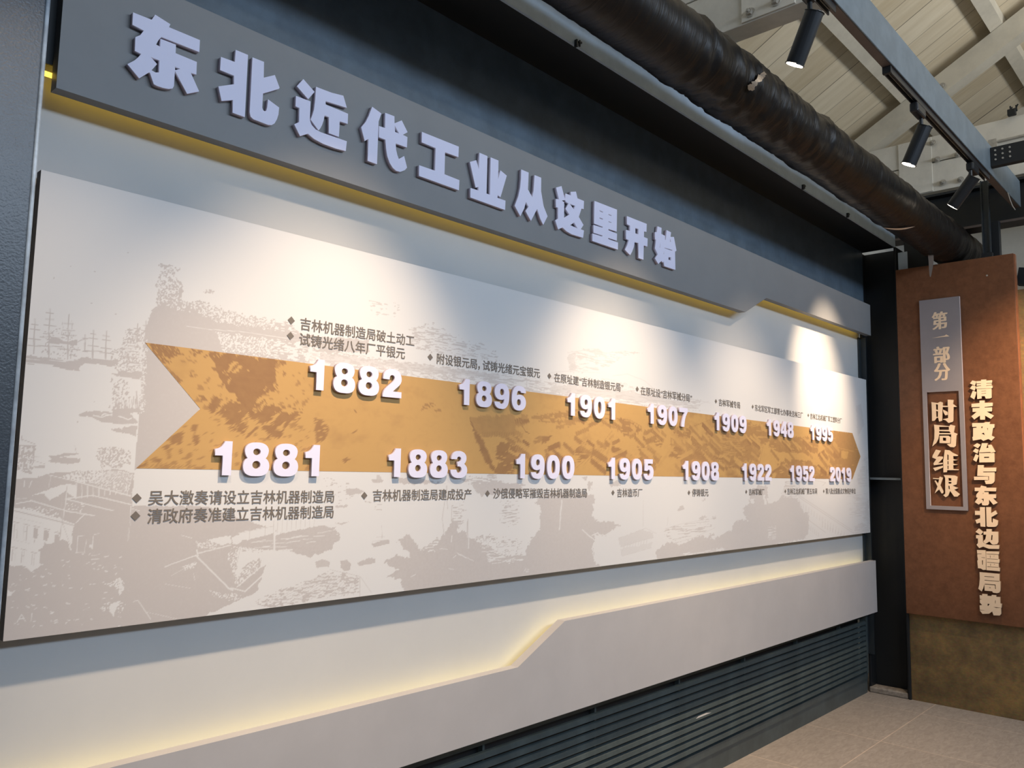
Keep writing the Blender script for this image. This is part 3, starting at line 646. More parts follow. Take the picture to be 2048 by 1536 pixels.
# above the arrow: harbour and hills
K.speck([(735, 600), (800, 605), (800, 630), (750, 632)], .26, 6, .8)
K.speck([(820, 655), (870, 648), (900, 665), (940, 690), (990, 705), (1000, 725), (850, 700), (820, 690)], .40, 9, .9)
K.speck([(930, 690), (965, 685), (985, 718), (935, 712)], .5, 5, .9); K.speck([(880, 665), (905, 668), (900, 685), (880, 680)], .52, 4, .9)
K.poly([(620, 722), (720, 730), (850, 745), (1000, 758), (1000, 748), (880, 735), (700, 712), (620, 705)], .55, 5, .42)
K.speck([(640, 700), (900, 735), (1120, 765), (1400, 800), (1400, 822), (1000, 785), (640, 738)], .46, 5, .9)
for i in range(46):
    x = random.uniform(740, 1090); y = 728 + (x - 740) * .115 + random.uniform(-6, 10); K.line([(x, y), (x - .5, y + random.uniform(5, 16))], .8, .75, .3)
for i in range(30):
    x = random.uniform(690, 1100); y = 724 + (x - 690) * .11 + random.uniform(-3, 14); K.line([(x, y), (x + random.uniform(8, 26), y + random.uniform(1, 4))], .8, random.choice((0, .8)), .6)
hill = [(1135, 705), (1160, 702), (1175, 698), (1195, 697), (1210, 707), (1228, 704), (1250, 702), (1290, 706), (1255, 710), (1240, 716), (1215, 735), (1190, 745), (1140, 745)]
K.speck(hill, .38, 5, .7); K.line(hill[:7], 1.2, .5, 3); K.poly([(1135, 708), (1152, 706), (1150, 740), (1137, 742)], .5, 4, .45); K.poly([(1185, 700), (1198, 697), (1206, 708), (1190, 712)], .5, 3, .42)
K.line([(1225, 752), (1255, 748), (1290, 762), (1310, 780)], 1.0, .6, 2); K.line([(1100, 745), (1140, 742), (1200, 746)], 1, .5, 2)
K.poly([(1100, 770), (1220, 775), (1330, 797), (1380, 806), (1360, 812), (1250, 800), (1100, 784)], .6, 6, .42); K.line([(1310, 780), (1420, 806)], 1, .6, 1.5)
K.line([(1340, 820), (1390, 812), (1418, 802)], .9, .6, 1); K.speck([(1100, 750), (1230, 760), (1300, 785), (1100, 775)], .36, 6, .6); K.speck([(1230, 820), (1400, 835), (1400, 842), (1230, 830)], .4, 3, .6)
# stray specks
for u, v in ((256, 505), (141, 532), (190, 543), (108, 556), (183, 606), (232, 628), (188, 803), (155, 844)): K.poly([(u - 1.6, v), (u, v - 1.6), (u + 1.6, v), (u, v + 1.6)], .95, .4)
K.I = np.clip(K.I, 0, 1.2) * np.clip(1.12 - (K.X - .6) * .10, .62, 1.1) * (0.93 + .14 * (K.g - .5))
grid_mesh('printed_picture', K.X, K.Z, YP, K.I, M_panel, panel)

# ---- golden arrow
def wall(u, v, Y=YP): p = at(u, v, 1, Y); return p[0], p[2]
tl, ap, bl = wall(289.5, 685), wall(400.4, 817.7), wall(271.7, 936.8)
tr, rp, br = wall(1704.5, 866), wall(1721, 913), wall(1704.5, 958.6)
T = np.concatenate([np.linspace(0, 1, 70)])
def pw(t, tm, a, m_, b): return np.where(t < tm, a + (m_ - a) * t / tm, m_ + (b - m_) * (t - tm) / (1 - tm))
tma = (ap[1] - bl[1]) / (tl[1] - bl[1]); tmr = (rp[1] - br[1]) / (tr[1] - br[1])
T = np.unique(np.concatenate([T, [tma, tmr]]))
S = np.concatenate([np.linspace(0, .28, 420, endpoint=False), np.linspace(.28, 1, 620)])
xl = pw(T, tma, bl[0], ap[0], tl[0])[:, None]; xr = pw(T, tmr, br[0], rp[0], tr[0])[:, None]
X = xl + (xr - xl) * S[None, :]
zb = bl[1] + (br[1] - bl[1]) * S[None, :]; zt = tl[1] + (tr[1] - tl[1]) * S[None, :]
Z = zb + (zt - zb) * T[:, None]
A = Ink(X, Z, YP)
b1 = lambda l: c4(l, 260, 670, 4.096); b2 = lambda l: c4(l, 740, 740, 4.096); b3 = lambda l: c4(l, 1150, 780, 5.851); b4 = lambda l: c4(l, 1400, 800, 6.0235)
# streaky noise along the slope of the old photo
ca, sa = math.cos(-.75), math.sin(-.75)
s1 = A.X * ca - A.Z * sa; s2 = A.X * sa + A.Z * ca
st = fbm(s1 * 14, s2 * 62, 31, 4)
big = fbm(A.X * 9, A.Z * 16, 41, 4)
fine = fbm(A.X * 50, A.Z * 80, 51, 3)
def streak(pts, thr, val=1.0, rag=12):
    k = inside(A.U + A.n1 * rag * 2, A.V + A.n2 * rag * 2, pts) & (st > thr); A.I[k] = val
A.I += np.clip((big - .62) * 1.4, 0, .35)
A.poly(b1([(100, 40), (420, 110), (430, 180), (300, 190), (330, 240), (260, 240)]), .9, 10, .38)
streak(b1([(480, 110), (1190, 200), (1200, 450), (1100, 480), (1040, 560), (960, 600), (850, 500), (700, 270), (690, 220)]), .36, .95)
A.poly(b1([(760, 165), (1190, 205), (1195, 330), (1180, 450), (1090, 400), (1000, 300), (900, 240)]), .95, 7)
A.poly(b1([(690, 270), (740, 250), (800, 420), (960, 580), (1060, 680), (1000, 700), (900, 520), (760, 420)]), .95, 8)
A.poly(b1([(780, 280), (900, 330), (1030, 480), (1040, 580), (960, 590), (880, 480)]), .95, 8)
streak(b1([(900, 460), (1080, 500), (1180, 600), (1420, 700), (1260, 770), (1100, 720), (980, 640)]), .46, .9)
streak(b1([(560, 480), (900, 560), (1060, 700), (1250, 780), (1400, 790), (1330, 850), (1180, 900), (1080, 800), (930, 840), (700, 640)]), .54, .9)
A.poly(b1([(730, 590), (800, 690), (950, 690), (945, 830), (900, 790), (800, 730), (720, 640)]), .9, 9, .36)
A.poly(b1([(1080, 720), (1200, 780), (1250, 830), (1200, 850), (1090, 780)]), .9, 6); A.speck(b1([(1240, 560), (1420, 600), (1400, 700), (1240, 700)]), .5, 6, .85)
A.poly(b1([(1512, 680), (1570, 690), (1640, 770), (1590, 870), (1512, 880)]), .85, 5, .3)
for q in ([(320, 270), (360, 310), (430, 370), (400, 390), (340, 320)], [(490, 300), (530, 350), (500, 350)], [(500, 140), (560, 150), (520, 175)], [(570, 505), (650, 530), (590, 550)], [(520, 720), (555, 740), (520, 800), (495, 770)], [(520, 810), (575, 830), (540, 920), (515, 860)],
          [(350, 830), (440, 790), (430, 880), (330, 900)], [(260, 910), (330, 900), (300, 950)], [(410, 930), (440, 950), (415, 970)], [(60, 1080), (150, 1010), (130, 1095)], [(200, 1020), (260, 1020), (230, 1050)], [(1800, 790), (1870, 770), (1830, 810)], [(1740, 1010), (1800, 1005), (1790, 1040), (1740, 1040)], [(1200, 200), (1300, 230), (1240, 250)], [(1240, 290), (1280, 310), (1260, 340)], [(1820, 610), (1880, 620), (1840, 635)]):
    A.poly(b1(q), .85, 5)
A.poly(b1([(50, 1094), (120, 1030), (300, 1060), (560, 1080), (560, 1100)]), .6, 8, .45)
k = (A.U < 620) & (fine > .68); A.I[k] = np.maximum(A.I[k], .55)
A.speck(b2([(430, 280), (520, 270), (600, 340), (560, 360), (500, 300), (420, 330)]), .5, 3, .7)
# walled compound, sheds and streets
A.poly(b2([(820, 380), (870, 430), (880, 510), (940, 600), (1000, 760), (1050, 835), (1000, 835), (930, 730), (880, 590), (830, 460)]), .9, 5)
A.poly(b2([(870, 440), (940, 420), (960, 460), (880, 465)]), .9, 4); A.poly(b2([(820, 385), (1290, 360), (1310, 440), (1200, 480), (1190, 560), (900, 540), (850, 470)]), .45, 6)
A.poly(b2([(1050, 600), (1120, 590), (1320, 690), (1190, 700), (1180, 850), (1020, 850), (1060, 760), (1020, 660)]), .85, 7, .33)
A.poly(b2([(1190, 410), (1290, 400), (1310, 430), (1230, 450)]), .85, 4); A.poly(b2([(1240, 460), (1310, 520), (1290, 520)]), .8, 3); A.poly(b2([(1160, 500), (1250, 600), (1180, 590), (1090, 570), (1190, 540)]), .75, 5)
for i in range(14): A.line(b2([(920 + i * 20, 510), (918 + i * 20, 545)]), 1.2, .8, 1)
A.poly(b2([(1200, 530), (1240, 480), (1400, 650), (1340, 700)]), .05, 3); A.poly(b2([(1410, 540), (1490, 540), (1430, 600), (1400, 610)]), .85, 5); A.poly(b2([(1335, 560), (1400, 540), (1400, 600), (1340, 610)]), .6, 5, .45)
A.speck(b2([(1310, 380), (1700, 320), (2000, 330), (2048, 500), (1900, 420), (1500, 440), (1330, 420)]), .55, 6, .6); A.poly(b2([(1520, 430), (1700, 380), (1720, 420), (1540, 490)]), .5, 8, .45)
A.poly(b2([(1690, 640), (1770, 600), (1740, 680), (1680, 690)]), .85, 3); A.speck(b2([(1680, 700), (1930, 600), (1940, 640), (1700, 760)]), .6, 4, .8)
for i in range(5): A.line(b2([(1690 + i * 60, 800 - i * 22), (1960 + i * 10, 560 - i * 10)]), 1.0, .5, 2)
A.poly(b3([(425, 650), (560, 700), (700, 790), (560, 790), (430, 720)]), .85, 2); A.poly(b3([(300, 620), (365, 620), (360, 680), (295, 680)]), .7, 4, .4)
for q in ([(580, 340), (620, 345), (640, 385), (600, 400)], [(640, 350), (770, 420), (780, 480), (640, 400)], [(800, 490), (850, 480), (940, 530), (920, 560)], [(940, 530), (1040, 570), (1030, 610), (920, 570)], [(1120, 560), (1240, 640), (1250, 720), (1130, 650)], [(1250, 590), (1310, 600), (1290, 720), (1260, 720)]):
    A.poly(b3(q), .12, 1); A.line(b3(q + q[:1]), 1.3, .6, 1)
for q in ([(500, 330), (580, 340), (780, 440), (740, 540), (570, 550), (520, 470)], [(780, 540), (910, 570), (900, 640), (790, 610)], [(910, 580), (1020, 620), (1000, 660), (920, 630)], [(720, 650), (870, 680), (1000, 780), (860, 780), (760, 720)], [(1080, 450), (1370, 470), (1340, 570), (1230, 540)], [(1120, 620), (1250, 660), (1260, 730), (1130, 690)], [(1110, 730), (1310, 760), (1320, 830), (1100, 770)],
          [(1500, 500), (1620, 520), (1900, 640), (2048, 700), (2048, 820), (1700, 760), (1440, 650), (1420, 600)], [(1400, 680), (1700, 790), (1900, 840), (1880, 920), (1500, 860), (1400, 760)], [(1280, 440), (1370, 460), (1350, 520), (1270, 500)]):
    A.poly(b3(q), .75, 5, .36)
for i in range(12): A.line(b3([(1140 + i * 22, 640 + i * 9), (1136 + i * 22, 690 + i * 8)]), .9, .9)
for i in range(16): A.line(b3([(1420 + i * 22, 690 + i * 9), (1416 + i * 22, 750 + i * 8)]), .9, .9)
A.line(b3([(1340, 860), (1390, 700), (1420, 560), (1640, 360)]), 5, .1, 1); A.line(b3([(1420, 470), (1420, 600)]), 5, .15, 1); A.line(b3([(980, 880), (1130, 690), (1160, 640)]), 5, .12, 1); A.line(b3([(1400, 420), (1620, 330)]), 1.2, .8, 1); A.line(b3([(340, 600), (440, 470)]), 1.1, .6, 1)
A.I = np.where((A.U > 1330) & (A.U < 1530), np.maximum(A.I, np.clip((big - .38) * 2.2, 0, .75) * np.clip((A.U - 1330) / 60, 0, 1)), A.I)
A.poly(b4([(250, 220), (560, 260), (840, 330), (820, 520), (740, 540), (660, 740), (520, 760), (300, 680), (100, 560), (60, 420)]), .62, 10, .3)
A.poly(b4([(730, 310), (850, 340), (850, 390), (735, 375)]), .1, 2); A.poly(b4([(840, 480), (1420, 500), (1420, 640), (940, 630), (830, 560)]), .66, 3, .22); A.poly(b4([(860, 440), (1300, 450), (1480, 500), (1400, 540), (850, 500)]), .62, 5, .3)
A.poly(b4([(750, 545), (820, 580), (940, 640), (1420, 645), (1440, 520), (1520, 560), (1580, 760), (1440, 770), (1340, 740), (1110, 700), (1090, 780), (990, 740), (930, 800), (690, 760)]), .02, 3)
A.poly(b4([(930, 770), (1000, 740), (1060, 800), (1100, 710), (1350, 740), (1370, 790), (1500, 800), (1560, 960), (900, 960)]), .7, 5, .28)
A.poly(b4([(1520, 500), (1620, 370), (1840, 400), (1930, 680), (1840, 950), (1600, 960), (1560, 700)]), .62, 4, .2); A.poly(b4([(1700, 610), (1790, 620), (1770, 710), (1705, 700)]), .08, 1); A.poly(b4([(1600, 610), (1695, 610), (1700, 700), (1610, 705)]), .8, 1); A.line(b4([(1520, 540), (1850, 620)]), 1.2, .1, 1); A.line(b4([(720, 740), (760, 560)]), 1.4, .3, .5)
A.speck(b4([(20, 420), (560, 400), (540, 700), (60, 620)]), .42, 4, .25)
rng = random.Random(11)
for k_ in range(190):
    hx = rng.uniform(2.35, 5.75); hz = rng.uniform(1.60, 1.83)
    if 4.35 < hx < 5.45 and 1.63 < hz < 1.73 and rng.random() < .85: continue
    if 2.45 < hx < 2.75 and hz > 1.72: continue
    an = rng.choice((-.42, -.35, -.5, .3, -.45)); L_ = rng.uniform(.035, .12) * (1 + .12 * (hx - 2.3)); W_ = rng.uniform(.007, .016)
    ex = (A.X - hx) * math.cos(an) + (A.Z - hz) * math.sin(an); ez = -(A.X - hx) * math.sin(an) + (A.Z - hz) * math.cos(an)
    k1 = (np.abs(ex) < L_ / 2) & (np.abs(ez) < W_); k2 = (np.abs(ex - .004) < L_ / 2) & (np.abs(ez - W_ * 1.8) < W_ * .8)
    A.I[k1] = np.maximum(A.I[k1], rng.uniform(.5, .95)); A.I[k2] = np.minimum(A.I[k2], rng.uniform(.05, .3))
    if rng.random() < .5:
        k3 = k1 & ((np.floor(ex / .006) % 2) < 1); A.I[k3] *= .6
A.I = np.clip(A.I + (fine - .5) * .25, 0, 1)
grid_mesh('printed_arrow', A.X, A.Z, YP - .0005, A.I, M_arrow, panel)

# ------------------------------------------------------------------ printed captions on the panel
_gc = {}
def glyph(ch, off):
    key = (ch, off)
    if key in _gc: return _gc[key]
    cu = bpy.data.curves.new('g', 'FONT'); cu.body = ch; cu.fill_mode = 'FRONT'; cu.offset = off; cu.resolution_u = 3
    o = bpy.data.objects.new('g', cu); C.objects.link(o)
    dg = bpy.context.evaluated_depsgraph_get(); dg.update()
    me = o.evaluated_get(dg).to_mesh()
    co = np.array([v.co[:] for v in me.vertices]) if len(me.vertices) else np.zeros((0, 3))
    fs = [tuple(p.vertices) for p in me.polygons]
    o.evaluated_get(dg).to_mesh_clear(); bpy.data.objects.remove(o); bpy.data.curves.remove(cu)
    _gc[key] = (co, fs); return _gc[key]
NARROW = {'“': .42, '”': .42, '，': .62}
def caption(text, ul, ur, vl, vr, bu, bv, Y=YP - .0012):
    XL, ZL = wall(ul, vl, Y); XR, ZR = wall(ur, vr, Y)
    adv = [NARROW.get(c, 1.0) for c in text]
    em = (XR - XL) / (sum(adv) - .08); hs = 1.0
    vs, fs = [], []; x = XL - .04 * em
    for c, a in zip(text, adv):
        co, gf = glyph(c, 0.0)
        t = (x + em / 2 - XL) / (XR - XL); zc = ZL + (ZR - ZL) * t
        n0 = len(vs); cx = 0.0
        if a < 1 and len(co): cx = co[:, 0].min() - .08
        for kk, (ox, oz) in enumerate(((-.011, -.009), (.011, -.009), (.011, .009), (-.011, .009))):
            n0 = len(vs)
            for p in co: vs.append((x + (p[0] - cx + ox) * em, Y - .00004 * kk, zc + (p[1] - .37 + oz) * em * hs))
            fs += [tuple(i + n0 for i in f) for f in gf]
        x += a * em
    bx, bz = wall(bu, bv, Y); r = em * .30
    me = bpy.data.meshes.new('bullet_mark'); me.from_pydata([(bx - r, Y, bz), (bx, Y, bz - r), (bx + r, Y, bz), (bx, Y, bz + r)], [], [(0, 1, 2, 3)]); me.update()
    link_mesh('bullet_mark', me, M_text, panel)
    me = bpy.data.meshes.new('printed_caption'); me.from_pydata(vs, [], fs); me.update()
    link_mesh('printed_caption', me, M_text, panel)
caption('吉林机器制造局破土动工', 600.5, 829, 647, 682.5, 582.7, 640.8)
caption('试铸光绪八年厂平银元', 598.8, 810, 678, 707.5, 581, 671.6)
caption('附设银元局，试铸光绪元宝银元', 873.3, 1080, 717, 747, 860.6, 714.3)
caption('在原址建“吉林制造银元局”', 1108.8, 1246, 754.6, 776, 1098.9, 751.9)
caption('在原址设“吉林军械分局”', 1281.7, 1383.6, 781, 797, 1274.6, 777.9)
caption('吉林军械专局', 1437.6, 1480.6, 804.5, 811, 1432, 802.5)
caption('东北军区军工部第七办事处吉林三厂', 1509.7, 1606, 815.3, 831, 1505.6, 813.4)
caption('吉林江北机械厂军工塑料分厂', 1620.4, 1684, 832, 842, 1616.7, 830.5)
caption('吴大澂奏请设立吉林机器制造局', 297.4, 669.3, 996, 993.3, 273.8, 996.3)
caption('清政府奏准建立吉林机器制造局', 295.7, 668.2, 1032.7, 1023.5, 271, 1031.8)
caption('吉林机器制造局建成投产', 745.5, 943.4, 991.2, 988.5, 728.7, 991.2)
caption('沙俄侵略军摧毁吉林机器制造局', 987, 1174.4, 987, 986, 975.1, 987)
caption('吉林造币厂', 1234.2, 1285, 985.8, 985.5, 1226, 985.3)
caption('停铸银元', 1384.6, 1417, 985.3, 985.3, 1378, 985.3)
caption('吉林军械厂', 1497.7, 1529, 984, 984, 1492.6, 983.6)
caption('吉林江北机械厂第五车间', 1574.6, 1634.4, 982.6, 982.6, 1570.8, 982.6)
caption('第八批全国重点文物保护单位', 1651.5, 1711.3, 982.3, 982.3, 1647.7, 982.3)

# ------------------------------------------------------------------ raised years (digits)
def arc(cx, cy, rx, ry, n=2.0, k=36, a0=0.0, a1=2 * PI):
    out = []
    for i in range(k):
        a = a0 + (a1 - a0) * i / k; c, s = math.cos(a), math.sin(a)
        out.append((cx + rx * math.copysign(abs(c) ** (2 / n), c), cy + ry * math.copysign(abs(s) ** (2 / n), s)))
    return out
def smooth_loop(pts, corners, sub=4):
    """Catmull-Rom through pts, keeping indices in corners sharp"""
    n = len(pts); out = []
    for i in range(n):
        p0, p1, p2, p3 = pts[(i - 1) % n], pts[i], pts[(i + 1) % n], pts[(i + 2) % n]
        if i in corners: p0 = p1
        if (i + 1) % n in corners: p3 = p2
        if i in corners and (i + 1) % n in corners: out.append(p1); continue
        for s in range(sub):
            t = s / sub; t2, t3 = t * t, t * t * t
            out.append(tuple(.5 * (2 * p1[d] + (p2[d] - p0[d]) * t + (2 * p0[d] - 5 * p1[d] + 4 * p2[d] - p3[d]) * t2 + (3 * p1[d] - p0[d] - 3 * p2[d] + p3[d]) * t3) for d in (0, 1)))
    return out
half8 = [(0, 1.0), (.14, .99), (.26, .95), (.35, .88), (.395, .77), (.38, .66), (.345, .58), (.30, .525), (.37, .47), (.42, .38), (.435, .28), (.42, .18), (.37, .09), (.28, .025), (.15, -.01)]
o8 = half8 + [(0, -.015)] + [(-x, y) for x, y in half8[:0:-1]]
o9 = [(-.43, .26), (-.40, .15), (-.32, .06), (-.2, .005), (-.05, -.015), (.1, -.01), (.24, .05), (.35, .17), (.41, .33), (.43, .52), (.42, .68), (.37, .82), (.28, .93), (.15, .99), (0, 1.005), (-.16, .985), (-.3, .92), (-.39, .82), (-.43, .68), (-.41, .55), (-.34, .44), (-.22, .37), (-.08, .345), (.04, .355), (.135, .395), (.125, .31), (.09, .23), (.03, .195), (-.05, .19), (-.11, .215), (-.13, .26)]
D9 = [[smooth_loop(o9, {0, 24, 30}), arc(0, .665, .122, .13, 2.2, 28)]]
o3 = [(-.43, .30), (-.41, .17), (-.32, .06), (-.17, 0), (0, -.015), (.18, .0), (.33, .07), (.41, .17), (.43, .29), (.40, .40), (.31, .49), (.27, .525), (.34, .60), (.38, .71), (.36, .83), (.27, .93), (.12, .99), (-.02, 1.005), (-.19, .98), (-.32, .9), (-.39, .79), (-.405, .69), (-.12, .69), (-.1, .75), (-.04, .79), (.03, .79), (.09, .75), (.1, .68), (.06, .62), (-.02, .605), (-.08, .605), (-.08, .42), (0, .425), (.09, .40), (.135, .33), (.12, .25), (.06, .195), (-.03, .185), (-.1, .22), (-.135, .30)]
o5 = [(-.31, 1), (.36, 1), (.36, .78), (-.06, .78), (-.075, .66), (.04, .695), (.2, .68), (.34, .60), (.415, .48), (.43, .33), (.39, .18), (.28, .06), (.12, 0), (-.04, -.015), (-.2, .005), (-.34, .08), (-.42, .2), (-.435, .285), (-.13, .285), (-.1, .21), (-.03, .175), (.05, .19), (.11, .25), (.125, .34), (.1, .43), (.03, .48), (-.05, .475), (-.12, .42), (-.395, .435)]
o2 = [(-.41, 0), (.42, 0), (.42, .215), (.03, .215), (.12, .29), (.27, .41), (.37, .52), (.41, .65), (.38, .80), (.29, .92), (.14, .99), (-.02, 1.005), (-.19, .98), (-.32, .90), (-.39, .78), (-.41, .625), (-.13, .625), (-.125, .70), (-.09, .765), (-.02, .79), (.06, .77), (.1, .70), (.07, .61), (-.02, .52), (-.2, .38), (-.34, .24), (-.40, .11)]
o1 = [(-.08, 0), (.205, 0), (.205, 1), (-.02, 1), (-.06, .93), (-.13, .84), (-.22, .785), (-.323, .765), (-.323, .575), (-.08, .575)]
o7 = [(-.42, 1), (.42, 1), (.42, .80), (.30, .66), (.2, .5), (.13, .33), (.09, .15), (.075, 0), (-.22, 0), (-.2, .17), (-.13, .37), (-.02, .57), (.12, .765), (-.42, .765)]
DIG = {
    '0': [[arc(0, .495, .425, .51, 2.25, 48), arc(0, .495, .135, .275, 2.6, 32)]],
    '1': [[smooth_loop(o1, {0, 1, 2, 3, 7, 8, 9})]],
    '2': [[smooth_loop(o2, {0, 1, 2, 3, 15, 16})]],
    '3': [[smooth_loop(o3, {0, 11, 21, 22, 30, 31, 39})]],
    '4': [[[(.05, 0), (.33, 0), (.33, .2), (.44, .2), (.44, .4), (.33, .4), (.33, 1), (.03, 1), (-.43, .42), (-.43, .2), (.05, .2)], [(.05, .4), (.05, .72), (-.2, .4)]]],
    '5': [[smooth_loop(o5, {0, 1, 2, 3, 4, 17, 18, 27, 28})]],
    '6': [[[(-x, .99 - y) for x, y in lp] for lp in D9[0]]],
    '7': [[smooth_loop(o7, {0, 1, 2, 7, 8, 12, 13})]],
    '8': [[smooth_loop(o8, {7, 23}), arc(0, .715, .125, .10, 2.1, 26), arc(0, .325, .135, .118, 2.1, 26)]],
    '9': D9,
}
HD = .0986; YDF, YDB = YP - .0125, YP - .0013
_dm = {}
def digit_mesh(d):
    if d not in _dm:
        lp = [[[(x * HD, y * HD) for x, y in l] for l in comp] for comp in DIG[d]]
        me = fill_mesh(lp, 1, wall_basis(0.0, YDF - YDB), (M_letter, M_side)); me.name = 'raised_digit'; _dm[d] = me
    return _dm[d]
ORD = ('first', 'second', 'third', 'last')
NAMES = {'0': 'zero', '1': 'one', '2': 'two', '3': 'three', '4': 'four', '5': 'five', '6': 'six', '7': 'seven', '8': 'eight', '9': 'nine'}
def stem(u0, u1, v): return (wall(u0, v, YDF)[0] + wall(u1, v, YDF)[0]) / 2 - .0061
f_ = 1.0064
years = [('1881', 1.154 * f_, 0), ('1883', 1.780 * f_, 0), ('1900', 2.423 * f_, 0),
         ('1905', stem(1205 + 305 / 17.07, 1205 + 430 / 17.07, 950), 0), ('1908', stem(1355 + 325 / 20.48, 1355 + 460 / 20.48, 955), 0),
         ('1922', stem(1475 + 315 / 22.76, 1475 + 435 / 22.76, 955), 0), ('1952', stem(1570 + 190 / 14.124, 1570 + 275 / 14.124, 955), 0), ('2019', 5.612 * f_, 0),
         ('1882', 1.455 * f_, 1), ('1896', 2.1025 * f_, 1), ('1901', stem(1125 + 290 / 17.07, 1125 + 430 / 17.07, 815), 1),
         ('1907', stem(1285 + 300 / 18.62, 1285 + 430 / 18.62, 835), 1), ('1909', stem(1420 + 305 / 22.76, 1420 + 435 / 22.76, 845), 1),
         ('1948', stem(1525 + 145 / 12.05, 1525 + 225 / 12.05, 860), 1), ('1995', stem(1525 + 1185 / 12.05, 1525 + 1265 / 12.05, 868), 1)]
for yr, x0, up in years:
    for i, d in enumerate(yr):
        x = x0 + i * .0998
        zb_ = (1.8402 if up else 1.5668) - .0030 * (x - 1.15)
        o = bpy.data.objects.new('raised_digit', digit_mesh(d)); C.objects.link(o); o.location = (x, YDB, zb_)
        tag(o, f'raised lavender white digit {d}, {ORD[i]} figure of the year {yr} on the golden arrow', 'digit', 'raised year digits')

